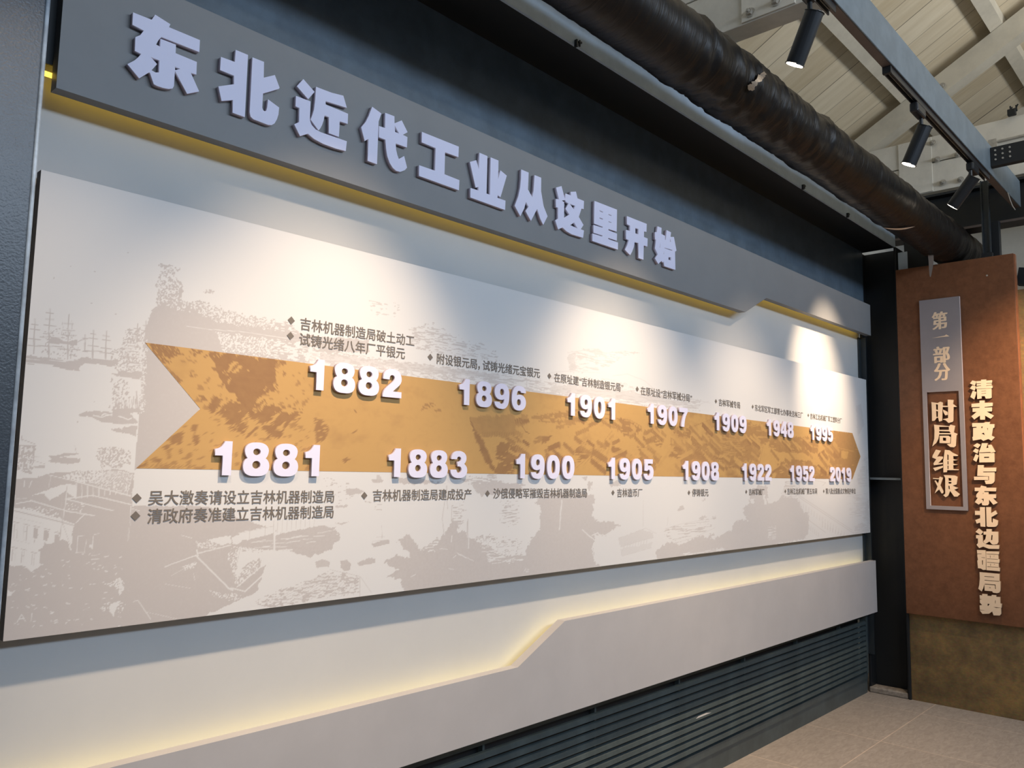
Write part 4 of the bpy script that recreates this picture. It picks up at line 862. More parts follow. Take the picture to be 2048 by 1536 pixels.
# ------------------------------------------------------------------ big title characters
TITLE = [
 ('东', (240, 15), 8.0833, [[[(212, 78), (505, 195), (522, 190), (570, 115), (815, 270), (793, 318), (1293, 527), (1283, 720), (672, 476), (628, 522), (583, 600), (650, 632), (656, 505), (905, 600), (900, 738), (1243, 880), (1235, 1085), (1145, 1055), (1280, 1357), (1085, 1395), (888, 1020), (872, 1270), (850, 1308), (790, 1316), (690, 1297), (600, 1267), (545, 1237), (485, 1055), (470, 1048), (310, 1145), (120, 915), (235, 855), (300, 800), (343, 750), (240, 700), (250, 478), (330, 445), (388, 372), (200, 280)],
   [(886, 955), (975, 990), (893, 1012)], [(497, 800), (637, 855), (630, 1050), (575, 1050), (510, 1015), (600, 915)]]]),
 ('北', (425, 85), 8.5333, [[[(397, 125), (607, 212), (553, 1272), (342, 1197), (350, 980), (155, 998), (102, 748), (368, 712), (368, 565), (130, 470), (145, 245), (383, 332)]],
   [[(683, 253), (880, 330), (875, 600), (1065, 555), (1145, 770), (1135, 790), (862, 870), (850, 1110), (865, 1155), (895, 1175), (920, 1160), (935, 1100), (950, 970), (1138, 1110), (1125, 1230), (1100, 1310), (1060, 1380), (1010, 1410), (950, 1405), (700, 1310), (650, 1265), (635, 1190)]]]),
 ('近', (575, 145), 9.0357, [[[(287, 118), (490, 350), (375, 482), (170, 248)]],
   [[(517, 257), (640, 305), (800, 365), (1010, 418), (1073, 638), (690, 515), (690, 577), (1095, 745), (1088, 928), (945, 880), (930, 1162), (745, 1095), (750, 805), (672, 775), (655, 860), (625, 950), (590, 1015), (560, 1046), (418, 850), (450, 770), (480, 670), (500, 500)]],
   [[(155, 422), (418, 522), (405, 830), (408, 875), (440, 950), (510, 1028), (600, 1078), (1073, 1242), (1053, 1418), (880, 1375), (650, 1290), (480, 1200), (370, 1105), (228, 1150), (122, 935), (210, 895), (217, 640), (145, 610)]]]),
 ('代', (710, 200), 9.913, [[[(342, 133), (525, 268), (468, 425), (437, 1272), (250, 1205), (268, 770), (193, 815), (123, 540), (215, 430), (275, 310)]],
   [[(600, 253), (782, 322), (785, 460), (927, 403), (1043, 638), (950, 690), (1040, 735), (1030, 942), (807, 858), (815, 980), (840, 1090), (870, 1170), (975, 1110), (1033, 1340), (990, 1390), (900, 1425), (820, 1405), (750, 1345), (690, 1250), (640, 1110), (615, 950), (605, 785), (472, 738), (478, 515), (597, 555)], [(788, 505), (875, 663), (797, 635)]]]),
 ('工', (825, 250), 10.971, [[[(207, 150), (1017, 475), (1008, 705), (715, 595), (703, 1080), (1030, 1210), (1020, 1432), (143, 1115), (147, 882), (495, 1003), (510, 505), (202, 380)]]]),
 ('业', (925, 290), 10.971, [[[(372, 168), (548, 243), (527, 1065), (603, 1090), (617, 270), (790, 340), (783, 750), (833, 555), (972, 672), (833, 1150), (773, 1095), (767, 1160), (943, 1220), (935, 1425), (173, 1150), (177, 942), (350, 998), (352, 920), (288, 937), (163, 370), (303, 333), (360, 530)]]]),
 ('从', (1015, 330), 11.8154, [[[(325, 105), (500, 178), (485, 580), (587, 760), (617, 600), (640, 237), (797, 300), (795, 620), (825, 800), (855, 975), (947, 1210), (845, 1415), (770, 1260), (703, 1035), (555, 1320), (425, 1085), (497, 985), (437, 870), (390, 1040), (303, 1210), (170, 960), (255, 740), (300, 530), (318, 320)]]]),
 ('这', (1095, 360), 12.288, [[[(210, 185), (345, 148), (430, 470), (443, 330), (580, 380), (567, 290), (700, 285), (738, 450), (897, 515), (890, 718), (838, 700), (770, 905), (885, 1105), (818, 1210), (897, 1240), (875, 1420), (600, 1335), (470, 1260), (370, 1165), (262, 1215), (190, 990), (258, 950), (260, 680), (207, 665), (207, 462), (282, 475)],
   [(352, 505), (438, 492), (440, 530), (522, 578), (440, 705), (540, 850), (408, 930), (410, 545)], [(540, 578), (680, 635), (648, 720)], [(655, 1045), (740, 1190), (555, 1110)]]]),
 ('里', (1170, 390), 12.8, [[[(243, 150), (820, 375), (812, 938), (600, 868), (600, 900), (820, 988), (815, 1170), (597, 1095), (595, 1125), (847, 1218), (843, 1398), (188, 1175), (192, 985), (445, 1062), (452, 1035), (217, 965), (220, 765), (452, 838), (458, 812), (230, 730)],
   [(372, 388), (463, 430), (458, 452), (372, 412)], [(600, 485), (680, 520), (675, 540), (600, 508)], [(370, 572), (462, 608), (458, 630), (370, 598)], [(600, 668), (678, 698), (675, 715), (600, 690)]]]),
 ('开', (1235, 420), 13.963, [[[(265, 170), (817, 388), (810, 612), (742, 600), (740, 755), (843, 795), (835, 1020), (735, 990), (725, 1390), (585, 1340), (585, 920), (482, 893), (455, 1040), (410, 1160), (355, 1260), (207, 1105), (270, 990), (318, 840), (238, 805), (240, 555), (350, 585), (350, 435), (265, 395)], [(500, 500), (585, 530), (585, 680), (500, 650)]]]),
 ('始', (1295, 440), 13.963, [[[(280, 175), (393, 220), (388, 390), (488, 440), (493, 560), (510, 550), (535, 280), (657, 345), (645, 470), (738, 472), (810, 855), (770, 885), (780, 1392), (465, 1285), (455, 1150), (430, 1190), (390, 1140), (305, 1230), (207, 1065), (290, 960), (207, 790), (240, 550), (210, 540), (210, 335), (262, 340)],
   [(365, 600), (352, 770), (340, 770)], [(475, 770), (695, 835), (690, 860), (480, 790)], [(590, 1035), (660, 1045), (655, 1130), (590, 1110)], [(635, 520), (655, 610), (625, 605)], [(465, 860), (460, 960), (448, 950)]]]),
]
YTF, YTB = 2.159, YH - .0005
T_ORD = ('first', 'second', 'third', 'fourth', 'fifth', 'sixth', 'seventh', 'eighth', 'ninth', 'tenth', 'last')
for (ch, org, s, comps), nth in zip(TITLE, T_ORD):
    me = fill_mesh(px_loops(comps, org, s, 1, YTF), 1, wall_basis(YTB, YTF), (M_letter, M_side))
    o = link_mesh('title_character', me)
    tag(o, f'large raised white character {ch}, {nth} of the title on the grey header', 'sign letter', 'raised title characters')

# ------------------------------------------------------------------ ventilation grille under the band
gr = thing('ventilation_grille', 'long dark green grey louvred grille low on the wall above the floor', 'ventilation grille', (3.4, 2.30, 0))
bm = B()
box(bm, 0.30, 6.36, 2.262, 2.30, 0.105, 0.145); box(bm, 6.325, 6.36, 2.255, 2.30, 0.145, 0.62); box(bm, 0.30, 6.36, 2.29, 2.31, .535, .66)
obj('frame', bm, M_grille, gr)
bm = B(); box(bm, 0.30, 6.37, 2.270, 2.30, 0.0, 0.105); obj('kick_plate', bm, M_grille, gr)
for i in range(10):
    z = .165 + i * .0372
    bm = B()
    prism_poly(bm, [(2.252, z), (2.256, z + .018), (2.260, z + .0215), (2.270, z + .0235), (2.270, z + .019), (2.264, z + .016), (2.260, z)], 'x', .30, 6.325)
    sl = obj('slat', bm, M_grille, gr)
    if i == 4:
        bm = B(); p0 = at(1385, 1440, 1, 2.254); p1 = at(1418, 1424, 1, 2.254)
        vv = [bm.verts.new(q) for q in ((p0[0], 2.2544, z + .001), (p0[0] + .05, 2.2544, z - .001), (p1[0] + .03, 2.2544, z + .010), (p1[0] - .03, 2.2544, z + .0195), (p0[0] + .06, 2.2544, z + .019))]
        bm.faces.new(vv); o = obj('paint_smear', bm, M_white, sl); o['label'] = 'pale paint smear on one slat'
bm = B()
bm.free()
for x in np.arange(.9, 6.2, .72):
    bm = B(); box(bm, x, x + .012, 2.300, 2.325, .145, .54); obj('upright_rib', bm, M_grille, gr)
bm = B(); box(bm, .30, 6.37, 2.33, 2.36, 0.0, .55); obj('back_plate', bm, M_black, gr)

# ------------------------------------------------------------------ steel frame round the display
def i_column(x0, x1, label, web_x, left):
    t = thing('steel_column', label, 'steel column', ((x0 + x1) / 2, 2.13, 0))
    bm = B(); box(bm, x0, x1, 1.985, 2.003, 0, 3.34, .006 if not left else .0085, 3); obj('flange', bm, M_col if left else M_black, t)
    bm = B(); box(bm, x0, x1, 2.252, 2.270, 0, 3.34, .003, 2); obj('flange', bm, M_trim if left else M_black, t)
    bm = B(); box(bm, web_x - .006, web_x + .006, 2.003, 2.252, 0, 3.34); obj('web', bm, M_trim if left else M_black, t)
    return t
M_edge_glint = mat('pale_blue_edge_glint', (0.36, 0.44, 0.53), 0.3, 0.5, noise=0.4, nscale=14)
lc = i_column(.20, .553, 'dark blue black glossy steel column at the left end of the display wall', .42, True)
bm = B(); box(bm, .547, .5565, 1.983, 2.006, 0.0, 3.33, .003); o = obj('edge_strip', bm, M_edge_glint, lc); o['label'] = 'pale strip painted as the edge highlight'  # pale colour paints the bright reflection along the rounded corner
rc = i_column(6.405, 6.70, 'black recessed steel column between the display wall and the rust brown panel', 6.52, False)
bm = B(); box(bm, 6.41, 6.515, 2.004, 2.251, 1.568, 1.584); o = obj('stiffener', bm, M_steel2, rc); o['label'] = 'grey horizontal stiffener plate'
bm = B(); box(bm, 6.39, 6.51, 1.995, 2.265, 0, .040, .008); o = obj('curb', bm, M_conc, rc); o['label'] = 'rough mortar curb at the foot'
bm = B(); box(bm, 6.36, 6.41, 2.262, 2.274, .275, 2.66, .002); box(bm, 6.398, 6.41, 2.225, 2.274, .275, 2.66); o = obj('angle_trim', bm, M_trim, rc)
bm = B(); box(bm, 6.408, 6.416, 1.905, 1.972, 3.150, 3.290, .002); o = obj('lit_head_plate', bm, M_lip, rc); o['label'] = 'pale blue grey plate painted as the lit column head'  # added plate, its pale colour stands for light on the column top
bm = B(); box(bm, 6.385, 6.405, 1.972, 1.990, 0, 3.10, .003); obj('corner_trim', bm, M_black, rc)

sb = thing('steel_beam', 'long dark steel beam with a blue grey lip running above the title board', 'steel beam', (3.3, 2.1, 3.0))
bm = B(); box(bm, .0, 6.40, 2.232, 2.250, 2.80, 3.352); obj('web', bm, M_steel, sb)
bm = B(); box(bm, -.6, 6.42, 1.997, 2.250, 3.337, 3.352); obj('soffit_plate', bm, M_black, sb)
bm = B(); box(bm, -.6, 6.40, 1.985, 1.997, 3.335, 3.52, .002); obj('lip', bm, M_lip, sb)
bm = B(); box(bm, .48, .72, 2.2180, 2.2235, 2.605, 3.336); obj('recess_shade_plate', bm, M_black, sb)  # black plate stands in for the shade of the recess beside the header
for x in (2.476, 4.699, 5.416):
    bm = B(); box(bm, x - .004, x + .004, 1.972, 1.986, 3.325, 3.356); cyl(bm, (x + .022, 1.978, 3.336), (x + .022, 1.978, 3.362), .004, n=8)
    box(bm, x + .016, x + .034, 1.974, 1.984, 3.352, 3.358); obj('clip', bm, M_black, sb)

# ------------------------------------------------------------------ wrapped duct
def duct():
    t = thing('wrapped_duct', 'black fabric wrapped air duct running overhead along the wall', 'air duct', (3.5, 1.63, 3.15))
    nx, na = 420, 56
    x = np.linspace(-.4, 7.02, nx); a = np.linspace(0, 2 * PI, na, endpoint=False)
    Xg, Ag = np.meshgrid(x, a, indexing='ij')
    base = .134 + .012 * np.clip((Xg - 2.0) / 5, 0, 1)
    wr = fbm(Xg * 30 + np.sin(Ag) * 2.0, np.cos(Ag) * 2.2 + 5, 61, 4) - .5
    amt = .25 + .75 * (np.clip((Xg - 2.55) / .35, 0, 1) * np.clip((4.4 - Xg) / .8, 0, 1)) + .35 * np.clip((Xg - 5.3) / .6, 0, 1)
    sag = (fbm(Xg * 2.2, Xg * 0 + 3, 71, 3) - .5)
    R_ = base + wr * .034 * amt + sag * .010
    for xt in (2.72, 3.12, 3.95, 4.62, 5.2, 6.1): R_ += .008 * np.exp(-((Xg - xt) / .018) ** 2)
    R_ *= 1 - .55 * np.clip((Xg - 6.93) / .09, 0, 1) ** 2
    yc, zc = 1.63, 3.287 + .012 * np.clip((Xg - 3) / 4, 0, 1) + sag * .012
    co = np.stack([Xg, yc + R_ * np.cos(Ag), zc + R_ * np.sin(Ag)], -1).reshape(-1, 3)
    i = np.arange(nx * na).reshape(nx, na); j = np.roll(i, -1, 1)
    f = np.stack([i[:-1], j[:-1], j[1:], i[1:]], -1).reshape(-1, 4).tolist()
    f.append(list(i[-1])); f.append(list(i[0][::-1]))
    me = bpy.data.meshes.new('duct_body'); me.from_pydata(co.tolist(), [], f); me.update()
    for p in me.polygons: p.use_smooth = True
    link_mesh('duct_body', me, M_duct, t)
    # loose strip of tape hanging down and the torn slit
    bm = B()
    pts = [(6.09, 1.66, 3.215, .016), (6.085, 1.655, 3.17, .018), (6.075, 1.65, 3.11, .017), (6.06, 1.65, 3.05, .012), (6.045, 1.65, 3.00, .006), (6.04, 1.65, 2.985, .002)]
    prev = None
    for px, py, pz, w in pts:
        c = (bm.verts.new((px, py - w, pz)), bm.verts.new((px, py + w, pz)))
        if prev: bm.faces.new((prev[0], prev[1], c[1], c[0]))
        prev = c
    r = bmesh.ops.solidify(bm, geom=bm.faces[:], thickness=.002)
    o = obj('loose_strip', bm, mat('pale_tape', (.42, .36, .31), .6), t); o['label'] = 'pale loose strip hanging down'
    def cyl_hit(u, v, r=.153, y=1.63, z=3.297):
        d = ray(u, v); a_ = d[1] ** 2 + d[2] ** 2; b_ = 2 * (d[1] * (CAM[1] - y) + d[2] * (CAM[2] - z)); c_ = (CAM[1] - y) ** 2 + (CAM[2] - z) ** 2 - r * r
        t_ = (-b_ - math.sqrt(max(b_ * b_ - 4 * a_ * c_, 0))) / (2 * a_); return CAM + t_ * d
    bm = B()
    pr = None
    for k in range(13):
        q = k / 12; u_ = 1766 + 64 * q; v_ = 455.5 + 4 * math.sin(q * PI) - 2.5 * q; w = 1.6 * math.sin(q * PI) + .1
        c = [bm.verts.new(cyl_hit(u_, v_ + s * w)) for s in (-1, 1)]
        if pr: bm.faces.new((pr[0], pr[1], c[1], c[0]))
        pr = c
    o = obj('tear', bm, mat('pale_lining', (.62, .50, .40), .7), t); o['label'] = 'pale lining showing through a torn slit'
    # shiny patch of bare foil tape
    bm = B()
    row = None
    for k in range(15):
        q = k / 14; u_ = 1530 - 32 * q; v_ = 146 + 34 * q
        w = 7 * (.35 + .65 * abs(math.sin(q * 6.0))) * random.uniform(.6, 1.1)
        c = [bm.verts.new(cyl_hit(u_ + s * w + random.uniform(-2, 2), v_ + s * w * .6 + random.uniform(-2, 2), .150, 1.63, 3.288)) for s in (-1, 0, 1)]
        if row:
            for m_ in (0, 1): bm.faces.new((row[m_], row[m_ + 1], c[m_ + 1], c[m_]))
        row = c
    o = obj('foil_patch', bm, mat('bare_foil', (.55, .46, .38), .25, .6, metal=.8), t); o['label'] = 'shiny bare foil patch'
duct()

# ------------------------------------------------------------------ lighting track beam, tracks, spotlights
YN, YF, ZB, ZT = 1.181, 1.228, 3.52, 3.713
tb = thing('track_beam', 'blue grey steel channel hung under the timber trusses, carrying the spotlight tracks', 'steel beam', (3.5, 1.205, ZB))
bm = B(); box(bm, -.5, 6.56, YN, YN + .008, ZB, ZT, .003); obj('web', bm, M_steel2, tb)
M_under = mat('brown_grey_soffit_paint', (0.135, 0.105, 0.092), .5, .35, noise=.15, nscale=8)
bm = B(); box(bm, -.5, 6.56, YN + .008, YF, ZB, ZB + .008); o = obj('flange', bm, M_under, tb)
bm = B(); box(bm, -.5, 6.56, YN + .008, YF, ZT - .008, ZT); obj('flange', bm, M_steel2, tb)
def track(x0, x1, label):
    t = thing('light_track', label, 'light track', ((x0 + x1) / 2, 1.205, ZB - .035))
    bm = B()
    prism_poly(bm, [(1.192, ZB - .032), (1.192, ZB - .001), (1.226, ZB - .001), (1.226, ZB - .032), (1.220, ZB - .032), (1.220, ZB - .010), (1.198, ZB - .010), (1.198, ZB - .032)], 'x', x0, x1)
    obj('rail', bm, M_spot, t)
    bm = B(); box(bm, x0 - .012, x0 + .006, 1.190, 1.228, ZB - .034, ZB - .0005); obj('end_cap', bm, M_black, t)
    bm = B(); box(bm, x0 + .01, x1 - .01, 1.200, 1.204, ZB - .016, ZB - .010); box(bm, x0 + .01, x1 - .01, 1.214, 1.218, ZB - .016, ZB - .010); obj('conductor', bm, M_bolt, t)
track(-.4, 3.195, 'black light track at the top of the photo, nearest the camera')
track(3.862, 5.72, 'black light track along the far half of the blue grey channel')
def spotlight(x, axis, label, power, ang, side=1):
    zt = ZB - .032
    t = thing('spotlight', label, 'spotlight', (x, 1.209, zt), 'track spotlights')
    bm = B(); box(bm, x - .07, x + .07, 1.188, 1.230, zt - .052, zt - .001, .010); obj('adapter', bm, M_spot, t)
    piv = Vector((x + .06 * side, 1.209, zt - .125))
    bm = B(); cyl(bm, (x + .05 * side, 1.209, zt - .05), (x + .05 * side, 1.209, zt - .125), .010, n=12); cyl(bm, (x + .05 * side - .02, 1.209, zt - .125), (x + .05 * side + .03, 1.209, zt - .125), .012, n=12); obj('arm', bm, M_spot, t)
    d = Vector(axis).normalized(); target = piv + d * 2
    a = piv - d * .035; b = piv + d * .165
    bm = B(); cyl(bm, a, b, .036, n=40); 
    bmesh.ops.bevel(bm, geom=[e for e in bm.edges if e.is_boundary is False and len(e.link_faces) == 2 and e.calc_face_angle(0) > 1], offset=.003, segments=2, affect='EDGES')
    hs = obj('housing', bm, M_spot, t, smooth=False)
    bm = B(); cyl(bm, b + d * .0005, b + d * .003, .0325, n=36); obj('lens', bm, M_lens, t)
    l = spot('spotlight_beam', b + d * .02, target, power, WARM, ang, 1.0, .03)
    return t
spotlight(2.92, (.10, .46, -.88), 'black cylinder spotlight at the top of the photo, largest and nearest of the three', 105, 62, 1)
spotlight(4.315, (.02, .43, -.90), 'black cylinder spotlight in the middle of the far track, angled down at the timeline', 50, 70, 1)
spotlight(5.37, (.16, .66, -.735), 'black cylinder spotlight at the far end of the track, turned towards the display wall', 165, 47, -1)
# soft spill of the same row of lamps down the wall and the walkway
for xs_, pw_ in ((0.62, 60), (1.6, 62), (2.92, 62), (4.35, 62), (5.4, 66)):
    spot('spotlight_spill', (xs_, 1.30, 3.20), (xs_, 1.30 + .26, 2.23), pw_, WARM, 76, 1.0, .04)
# lamps of the same track further along, beyond the frame
spot('spotlight_beam', (1.55, 1.2, 3.35), (1.45, 2.22, 1.50), 115, WARM, 52, 1.0, .03)
spot('spotlight_beam', (4.7, 0.1, 3.45), (6.36, 0.90, 2.15), 360, (1.0, .72, .46), 44, 1.0, .03)

# ------------------------------------------------------------------ cross members at the far end
bm = B(); box(bm, 5.70, 5.75, -3.0, YN - .001, 3.565, 3.69, .002); cb = obj('cross_beam', bm, M_black)
tag(cb, 'short black box beam bolted square to the far end of the blue grey channel', 'steel beam')
for dy in (.03, .07, .11):
    for dz in (.03, .06, .09):
        bm = B(); cyl(bm, (5.694, YN - dy, 3.575 + dz), (5.701, YN - dy, 3.575 + dz), .006, n=8); obj('rivet', bm, M_bolt, cb)
ib = thing('floor_beam', 'deep black steel beam crossing under the far roof truss above the rust brown panel', 'steel beam', (6.66, 0, 3.43))
bm = B(); box(bm, 6.655, 6.675, -4, 2.74, 3.45, 3.73); obj('web', bm, M_black, ib)
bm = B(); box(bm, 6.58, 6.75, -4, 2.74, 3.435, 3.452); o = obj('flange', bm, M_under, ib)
bm = B(); box(bm, 6.58, 6.75, -4, 2.74, 3.73, 3.748); obj('flange', bm, M_black, ib)
bm = B(); box(bm, 6.60, 6.612, 1.785, 1.984, 2.90, 3.434); box(bm, 6.60, 6.612, 1.38, 1.785, 2.90, 3.140); obj('dark_gap_sheet', bm, M_black, ib)  # black sheet added to keep this gap dark and hide the pale wall
hp = thing('hanger_post', 'black channel post with bright edges standing on the rust brown panel, left of a pair', 'steel post', (6.43, 1.375, 3.15))
bm = B(); prism_poly(bm, [(6.43, 1.348), (6.402, 1.348), (6.402, 1.356), (6.422, 1.356), (6.422, 1.392), (6.402, 1.392), (6.402, 1.400), (6.43, 1.400)], 'z', 3.185, 3.72); obj('channel', bm, M_trim, hp)
bm = B(); box(bm, 6.395, 6.44, 1.34, 1.408, 3.146, 3.185); obj('foot', bm, M_black, hp)
bm = B(); box(bm, 6.505, 6.56, 1.313, 1.365, 2.90, 3.435, .002); o = obj('hanger_post', bm, M_black)
tag(o, 'plain black square post behind the rust brown panel, right of a pair', 'steel post')

# ------------------------------------------------------------------ timber trusses
def truss(x, label, joints, bolts_low):
    t = thing('roof_truss', label, 'roof truss', (x, 0, 4.03))
    w = .075
    bm = B(); box(bm, x - w, x + w, -4, 2.62, 4.03, 4.285, .004); obj('bottom_chord', bm, M_woodwhite, t)
    bm = B(); box(bm, x - w, x + w, -4, 2.60, 4.293, 4.52, .004); obj('bottom_chord', bm, M_woodwhite, t)
    bm = B()
    y0, y1 = 2.74, -2.9
    pts = [(y0, 4.70 + SL * (2.55 - y0) - .20), (y1, 4.70 + SL * (2.55 - y1) - .20), (y1, 4.70 + SL * (2.55 - y1)), (y0, 4.70 + SL * (2.55 - y0))]
    prism_poly(bm, pts, 'x', x - w, x + w); obj('rafter', bm, M_wood, t)
    bm = B()
    for yj, wj, z0, z1 in joints: box(bm, x - w - .014, x - w - .0005, yj - wj / 2, yj + wj / 2, z0, z1, .002)
    if joints: obj('splice_board', bm, M_woodwhite, t)
    for y, z in bolts_low:
        bm = B(); cyl(bm, (x - w - .014, y, z), (x - w - .020, y, z), .026, n=16); cyl(bm, (x - w - .020, y, z), (x - w - .040, y, z), .017, n=6); cyl(bm, (x - w - .040, y, z), (x - w - .055, y, z), .008, n=8)
        obj('bolt', bm, M_bolt, t)
    return t
t1 = truss(3.975, 'white painted timber roof truss at the top edge of the photo, nearest the camera', [(1.81, .30, 4.035, 4.50)], [(1.905, 4.073), (1.76, 4.078)])
t2 = truss(7.45, 'white painted timber roof truss at the far end, above the deep black beam', [(2.10, .27, 4.034, 4.515)], [(1.884, 4.088), (1.749, 4.082), (1.922, 4.300), (1.763, 4.303), (1.952, 4.456), (1.86, 4.94)])
bm = B(); cyl(bm, (7.355, -2, 4.36), (7.355, 1.50, 4.335), .011, n=10); box(bm, 7.34, 7.375, 1.47, 1.53, 4.29, 4.36); o = obj('conduit_pipe', bm, M_bolt)
tag(o, 'thin cream conduit pipe clipped along the far roof truss', 'pipe')
bm = B(); box(bm, 7.33, 7.372, 1.325, 1.385, 4.522, 4.575, .006); 
for k in range(4): cyl(bm, (7.35, 1.32 + k * .02, 4.55), (7.35 + random.uniform(-.03, .03), 1.30 + k * .025 + random.uniform(-.03, .03), 4.60), .006, n=6)
o = obj('junction_clump', bm, M_black); tag(o, 'small dark clump of wire ends sitting on top of the far truss', 'wire clump')
for y, lab in ((2.16, 'cream roof purlin resting on the trusses, lowest and nearest the wall'), (1.44, 'cream roof purlin at the top right of the photo, ending at the far rafter'), (.72, 'cream roof purlin higher up the roof slope, third from the wall')):
    bm = B(); zc = 4.70 + SL * (2.55 - y)
    pts = [(y + .045, zc - .02), (y - .045, zc + .03), (y - .045, zc + .12), (y + .045, zc + .075)]
    prism_poly(bm, pts, 'x', 1.0, 9.2); o = obj('roof_purlin', bm, M_wood); tag(o, lab, 'roof purlin', 'roof purlins')
bm = B()
pts = [Vector((6.10, 1.17, 3.50)), Vector((6.13, 1.165, 3.46)), Vector((6.17, 1.16, 3.425)), Vector((6.22, 1.155, 3.41))]
for a, b in zip(pts[:-1], pts[1:]): cyl(bm, a, b, .003, n=8)
o = obj('cable', bm, M_bolt); tag(o, 'thin pale cable end dangling below the far end of the blue grey channel', 'cable')
bm = B(); obox(bm, (6.75, 1.25, 3.06), (6.75, .55, 2.92), .10, .12); o = obj('brace', bm, M_black)
tag(o, 'dark sloping steel brace showing above the wall at the right edge', 'steel brace')

# ------------------------------------------------------------------ rust brown panel with vertical lettering
XPn = 6.36
bp = thing('rusty_wall_board', 'tall rust brown metal panel hung on the mottled bronze end wall', 'wall panel', (XPn, 1.5, .612))
bm = B(); box(bm, XPn, 6.404, 1.204, 1.978, .612, 3.146, .002); obj('sheet', bm, M_rust, bp)
bm = B(); box(bm, XPn + .001, 6.404, 1.196, 1.2035, .612, 3.140); obj('edge_strip', bm, M_rustedge, bp)
bm = B(); p = at(1974, 551, 0, XPn); cyl(bm, (XPn, p[1], p[2]), (XPn - .004, p[1], p[2]), .006, n=10); obj('screw', bm, M_bolt, bp)

XS = 6.338
def sp(u, v, x=XS): p = at(u, v, 0, x); return (-p[1], p[2])
sg = thing('chapter_sign', 'silver grey upright sign with a plain top and an open framed lower part', 'sign', (XPn, 1.75, 1.3))
outer = [sp(1838.4, 601.4), sp(1919.8, 592.3), sp(1934.5, 1021.5), sp(1852.5, 1018)]
inner = [sp(1853.2, 782.5), sp(1916.0, 783.5), sp(1927.5, 1013.5), sp(1860.8, 1011.5)]
ya = (outer[0][0] + outer[3][0]) / 2; yb_ = (outer[1][0] + outer[2][0]) / 2; zt_ = (outer[0][1] + outer[1][1]) / 2; zb_ = (outer[2][1] + outer[3][1]) / 2
ia = (inner[0][0] + inner[3][0]) / 2; ib_ = (inner[1][0] + inner[2][0]) / 2; it = (inner[0][1] + inner[1][1]) / 2; iz = (inner[2][1] + inner[3][1]) / 2
me = fill_mesh([[[(ya, zt_), (yb_, zt_), (yb_, zb_), (ya, zb_)], [(ia, it), (ib_, it), (ib_, iz), (ia, iz)]]], 1, side_basis(XPn - .0005, XS), (M_sign, M_signedge))
link_mesh('sign_frame', me, None, sg)
def sign_char(ch, u0, u1, v0, v1, off=.02):
    c0, f0 = glyph(ch, 0.0); co = []; fs = []
    for kk, (ox, oz) in enumerate(((-.046, -.008), (-.016, .008), (.016, -.008), (.046, .008), (0, .010), (-.03, -.010))):
        n0 = len(co); co += [(q[0] + ox, q[1] + oz, kk * .00005) for q in c0]; fs += [tuple(i + n0 for i in f) for f in f0]
    co = np.array(co)
    lo, hi = co.min(0), co.max(0)
    a0, b1_ = sp(u0, v0, XS - .0008); a1, b0_ = sp(u1, v1, XS - .0008)
    vs = [(XS - .0008 - p[2], -(a0 + (p[0] - lo[0]) / (hi[0] - lo[0]) * (a1 - a0)), b0_ + (p[1] - lo[1]) / (hi[1] - lo[1]) * (b1_ - b0_)) for p in co]
    me = bpy.data.meshes.new('printed_character'); me.from_pydata(vs, [], fs); me.update(); link_mesh('printed_character', me, M_cream, sg)
S1 = lambda x, y: (1830 + x / 7.68, 580 + y / 7.68)
def sc_(ch, x0, x1, y0, y1, off=.02):
    a = S1(x0, y0); b = S1(x1, y1); sign_char(ch, a[0], b[0], a[1], b[1], off)
sc_('第', 252, 508, 345, 592, .026); sc_('部', 272, 543, 875, 1110, .026); sc_('分', 285, 548, 1130, 1383, .03)
me = fill_mesh([[[sp(*S1(*q), XS - .0008) for q in ((260, 738), (455, 700), (480, 682), (530, 712), (262, 737))]]], 1, side_basis(XS - .0003, XS - .0010), (M_cream, M_cream)); link_mesh('printed_character', me, None, sg)

